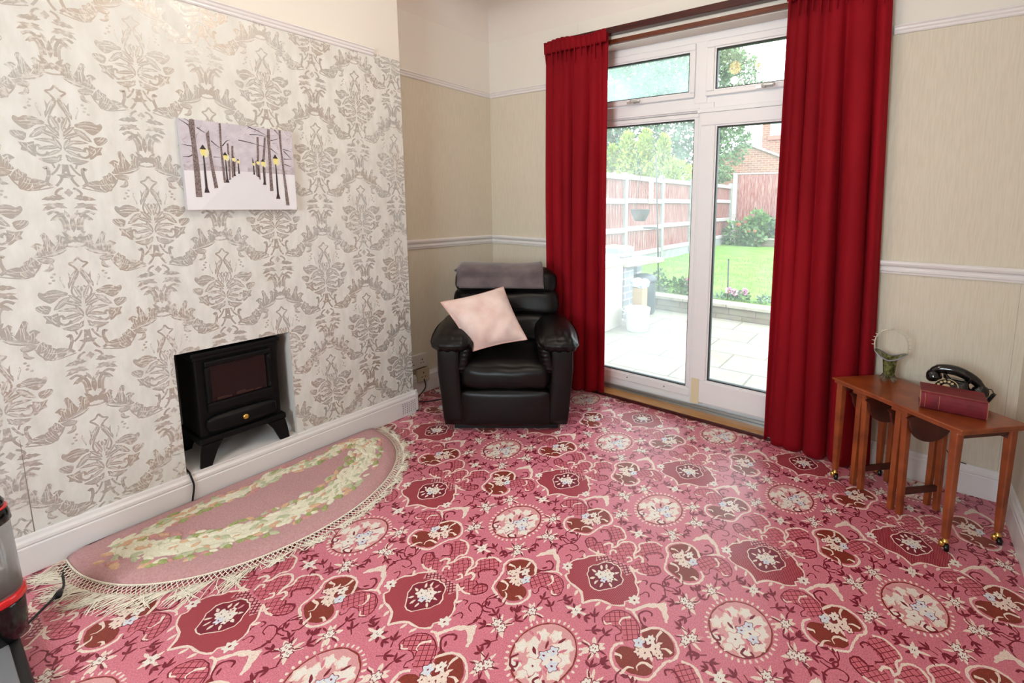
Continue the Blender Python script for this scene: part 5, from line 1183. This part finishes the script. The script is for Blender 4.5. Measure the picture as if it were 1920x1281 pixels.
for i, (lb, x, y, b, n, ls, lm, fl, nf) in enumerate((
    ('bushy green shrub with orange flowers at the back fence corner', -1.55, 11.9, [(-1.6, 11.9, .45, .42, .3, .42), (-1.15, 11.9, .35, .35, .3, .32)], 800, .12, 'leaf_mid', 'petal_orange', 6),
    ('tall fresh green shrub before the back fence, left of the grey one', -1.05, 12.3, [(-1.1, 12.3, .75, .35, .25, .42), (-.9, 12.3, .6, .3, .25, .35)], 700, .12, 'leaf_fresh', None, 0),
    ('grey blue shrub in the middle of the raised bed', -.62, 12.4, [(-.62, 12.4, .62, .30, .22, .35)], 460, .12, 'leaf_grey', None, 0),
    ('yellow green shrub in the raised bed next to the right curtain', -.28, 12.4, [(-.30, 12.4, .78, .28, .22, .40), (-.05, 12.4, .9, .3, .22, .45)], 620, .12, 'leaf_lime', None, 0))):
    bedplant(lb, x, y, .15, b, n, ls, lm, 90+i, fl, nf, .04, .0, 'shrub', 'shrubs along the back fence')
# thin stake
mb = MB(); mb.tube([(.573, 4.405, .03), (.563, 4.405, .58)], .010, 8); mb.lathe([(.011, 0), (.011, .014), (0, .016)], (.563, 4.405, .575), 8)
mb.build('garden_stake', [mat('stake_dark', (40, 44, 44), .6)], label='thin dark stake standing in the lawn edge before the clear pane', cat='stake')

# ---- bird feeding pole, feeder and hanging basket
px_, py_ = -.449, 4.375
mat('pole_dark', (54, 54, 54), .5, metal=.3)
bp = thing('bird_feeding_pole', 'tall dark bird feeding pole with side arms and tray', 'bird feeder pole', (px_, py_, .04))
mb = MB(); mb.tube([(px_, py_, .03), (-.50, py_, 1.1), (-.549, py_, 2.014)], .011, 10); mb.build('pole', ['pole_dark'], bp)
for (x1, z1, x0, z0) in ((-.77, 1.80, -.540, 1.86), (-.42, 1.70, -.530, 1.66)):
    mb = MB(); mb.tube(smooth_pts([(x0, py_, z0), ((x0+x1)/2, py_, max(z0, z1)+.07), (x1, py_, z1+.02), (x1-.01, py_, z1-.03), (x1+.02, py_-.0, z1-.02)], False, 5), .006, 8); mb.build('arm', ['pole_dark'], bp)
mb = MB(); mb.lathe([(0, 0), (.10, 0), (.105, .018), (.098, .018), (.09, .006), (0, .006)], (-.62, py_, .955), 20); mb.build('tray', ['pole_dark'], bp)
fd = thing('bird_feeder', 'cream seed feeder hanging beside the fence post', 'bird feeder', (-.60, py_, 1.32))
mb = MB(); mb.lathe([(0, 0), (.036, 0), (.034, .02), (.030, .04), (.030, .29), (.036, .30), (.030, .33), (0, .345)], (-.60, py_-.02, 1.32), 18); mb.build('seed_tube', [mat('feeder_cream', (224, 218, 182), .5, col2=(196, 186, 140), vscale=20)], fd)
mb = MB(); mb.tube([(-.60, py_-.02, 1.665), (-.58, py_-.01, 1.75), (-.545, py_, 1.80)], .003, 6); mb.build('hanger', ['pole_dark'], fd)
mb = MB()
for z in (1.36, 1.50): mb.tube([(-.655, py_-.02, z), (-.545, py_-.02, z)], .004, 6)
mb.build('perch', ['pole_dark'], fd)
hb = thing('hanging_basket', 'brown bowl shaped hanging basket on chains before the red fence', 'hanging basket', (-.769, py_, 1.06))
mb = MB(); mb.lathe([(0, 0), (.075, .0), (.105, .05), (.135, .12), (.148, .165), (.152, .172), (.140, .172), (.125, .13), (.0, .12)], (-.769, py_-.03, 1.062), 28); mb.build('bowl', [mat('basket_brown', (62, 46, 42), .6, col2=(48, 50, 52), vscale=9)], hb)
for k in range(3):
    a = 2*PI*k/3+.4; mb = MB(); mb.tube([(-.769+.145*math.cos(a), py_-.03+.145*math.sin(a), 1.232), (-.769, py_-.03, 1.77)], .0028, 5); mb.build('chain', ['pole_dark'], hb)

# ---- brick bench, bins, bucket behind the curtain edge
bn = thing('brick_bench', 'grey brick bench with pale stone slab at the left of the patio', 'bench', (-.52, 3.35, ZP))
mb = MB(); mb.box(-.72, -.42, 3.30, 3.56, ZP, .52); mb.build('pier', [bricks('grey_brick', (116, 118, 124), (132, 134, 140), (160, 160, 160), 1, .225, .09, .010, axes='XYZ')], bn, bevel=.006)
mb = MB(); mb.box(-.86, -.56, 3.9, 4.04, ZP, .52); mb.build('pier', ['grey_brick'], bn)
mb = MB(); mb.prism([(-.90, 3.24, .52), (-.34, 3.24, .52), (-.22, 4.05, .52), (-.95, 4.05, .52)], (0, 0, 0), (0, 0, .065)); mb.build('slab', ['coping_stone'], bn, bevel=.010)
pl = thing('brick_planter', 'small grey planter of soil standing on the stone slab', 'planter', (-.80, 3.75, .585))
mb = MB(); mb.box(-.98, -.62, 3.60, 3.92, .586, .72); mb.build('trough', ['grey_brick'], pl, bevel=.01); mb = MB(); mb.box(-.95, -.65, 3.63, 3.89, .70, .735); mb.build('soil', [mat('terracotta_soil', (176, 126, 104), .95)], pl)
bi = thing('compost_bin', 'dark grey lidded bin standing under the stone slab', 'bin', (-.36, 3.72, ZP))
mb = MB(); mb.lathe([(.13, 0), (.150, .03), (.158, .42), (.158, .44), (0, .44)], (-.36, 3.74, ZP), 28); mb.build('barrel', [mat('bin_grey', (58, 64, 70), .5)], bi)
mb = MB(); mb.lathe([(.166, .43), (.170, .47), (.150, .51), (.06, .535), (0, .535)], (-.36, 3.74, ZP), 28); mb.build('lid', ['bin_grey'], bi)
bu = thing('plastic_bucket', 'white plastic bucket with a folded handle on the patio slabs', 'bucket', (-.02, 2.95, ZP))
mb = MB(); mb.lathe([(.122, 0), (.128, .004), (.142, .235), (.147, .24), (.147, .262), (.139, .262), (.126, .02), (0, .012)], (-.02, 2.95, ZP), 36); mb.build('pail', [mat('bucket_white', (202, 204, 206), .35)], bu)
mb = MB(); mb.tube([(-.02+.148*math.cos(a), 2.95-.05+.148*math.sin(a)*.5-.05, ZP+.250+.012*math.sin(a)) for a in [PI+PI*k/14 for k in range(15)]], .004, 6); mb.build('handle', ['bucket_white'], bu)
tu = thing('cardboard_box', 'tall tan cardboard box behind the white bucket', 'box', (-.10, 3.2, ZP))
mb = MB(); mb.box(-.195, -.06, 3.13, 3.26, ZP, .305); mb.build('carton', [mat('cardboard', (158, 132, 100), .8)], tu, bevel=.004)
bg = thing('carrier_bag', 'crumpled white and blue carrier bag on the cardboard box', 'bag', (-.12, 3.2, .305))
mb = MB(); mb.pad(-.235, -.02, 3.10, 3.29, .306, .41, .05, 10, 0, .0, lambda x, y, z: (x+.02*mnoise.noise(Vector((x*22, y*22, z*22))), y+.02*mnoise.noise(Vector((x*20+5, y*22, z*22))), max(.306, z+.035*mnoise.noise(Vector((x*18, y*18, z*9))))))
mb.build('sack', [mat('bag_plastic', (192, 198, 202), .4, col2=(90, 134, 152), vscale=16, lo=.52, hi=.62)], bg)
dp = thing('drain_pipe', 'short white drain pipe at the foot of the brick pier', 'pipe', (-.43, 3.2, ZP))
mb = MB(); mb.tube([(-.415, 3.21, ZP+.03), (-.415, 3.21, .245)], .017, 12); mb.build('upright', ['bucket_white'], dp); mb = MB(); mb.lathe([(.022, 0), (.05, 0), (.05, .012), (.022, .03), (0, .03)], (-.415, 3.21, ZP), 14); mb.build('base_collar', ['bucket_white'], dp)
cb_ = thing('garden_store', 'cream garden store with stepped lid beside the curtain', 'garden store', (-.36, 2.72, ZP))
mb = MB(); mb.box(-.75, -.27, 2.60, 3.02, ZP, .60); mb.build('cabinet', [mat('store_cream', (172, 164, 154), .6)], cb_, bevel=.008)
for k in range(3):
    mb = MB(); mb.box(-.77+.02*k, -.235-.035*k, 2.585+.02*k, 3.03-.02*k, .60+.032*k, .628+.032*k); mb.build('lid_step', ['bucket_white'], cb_, bevel=.004)

# ---- neighbour's house
hs = thing('brick_house', 'red brick house with pale verge and white window beyond the fence', 'house', (-1.5, 20, 0))
mb = MB(); P = [(-6.2, 19.5, 0), (1.5, 19.5, 0), (1.5, 19.5, 1.7), (-.6, 19.5, 2.78), (-3.62, 19.5, 4.02), (-6.2, 19.5, 2.75)]
mb.prism(P, (0, 0, 0), (0, 1.4, 0)); mb.build('gable_wall', ['house_brick'], hs)
mb = MB(); mb.box(-3.35, 3, 21.0, 24, 0, 5.9); mb.build('main_wall', ['house_brick'], hs)
mb = MB()
for (a, b) in (((-3.66, 4.08), (1.6, 1.92)), ((-3.62, 4.08), (-6.3, 2.80))):
    mb.prism([(a[0], 19.42, a[1]-.05), (a[0], 19.42, a[1]+.06), (b[0], 19.42, b[1]+.06), (b[0], 19.42, b[1]-.05)], (0, 0, 0), (0, 1.5, 0))
mb.build('verge', ['fence_rail'], hs)
mb = MB(); mb.box(-2.98, -1.5, 20.94, 21.0, 4.55, 5.6); wf = mb.build('window_frame', ['upvc'], hs, bevel=.01)
mb = MB(); mb.box(-2.86, -1.62, 20.92, 20.95, 4.68, 5.5); mb.build('pane', [mat('house_pane', (170, 196, 222), .1)], wf)
mb = MB(); mb.box(-3.06, -1.4, 20.90, 21.0, 4.36, 4.54); mb.build('window_sill', [mat('tile_red', (196, 96, 84), .8)], hs)
mb = MB(); mb.prism([(-3.4, 20.8, 5.9), (3, 20.8, 5.9), (3, 23.5, 6.6), (-3.4, 23.5, 6.6)], (0, 0, 0), (0, 0, .15)); mb.build('roof', ['tile_red'], hs)
# ground beyond the fences
mb = MB(); mb.box(-24, 12, 4.4, 30, -.6, -.03); mb.build('land', ['lawn_grass'], kind='structure', origin=(0, 15, -.3))
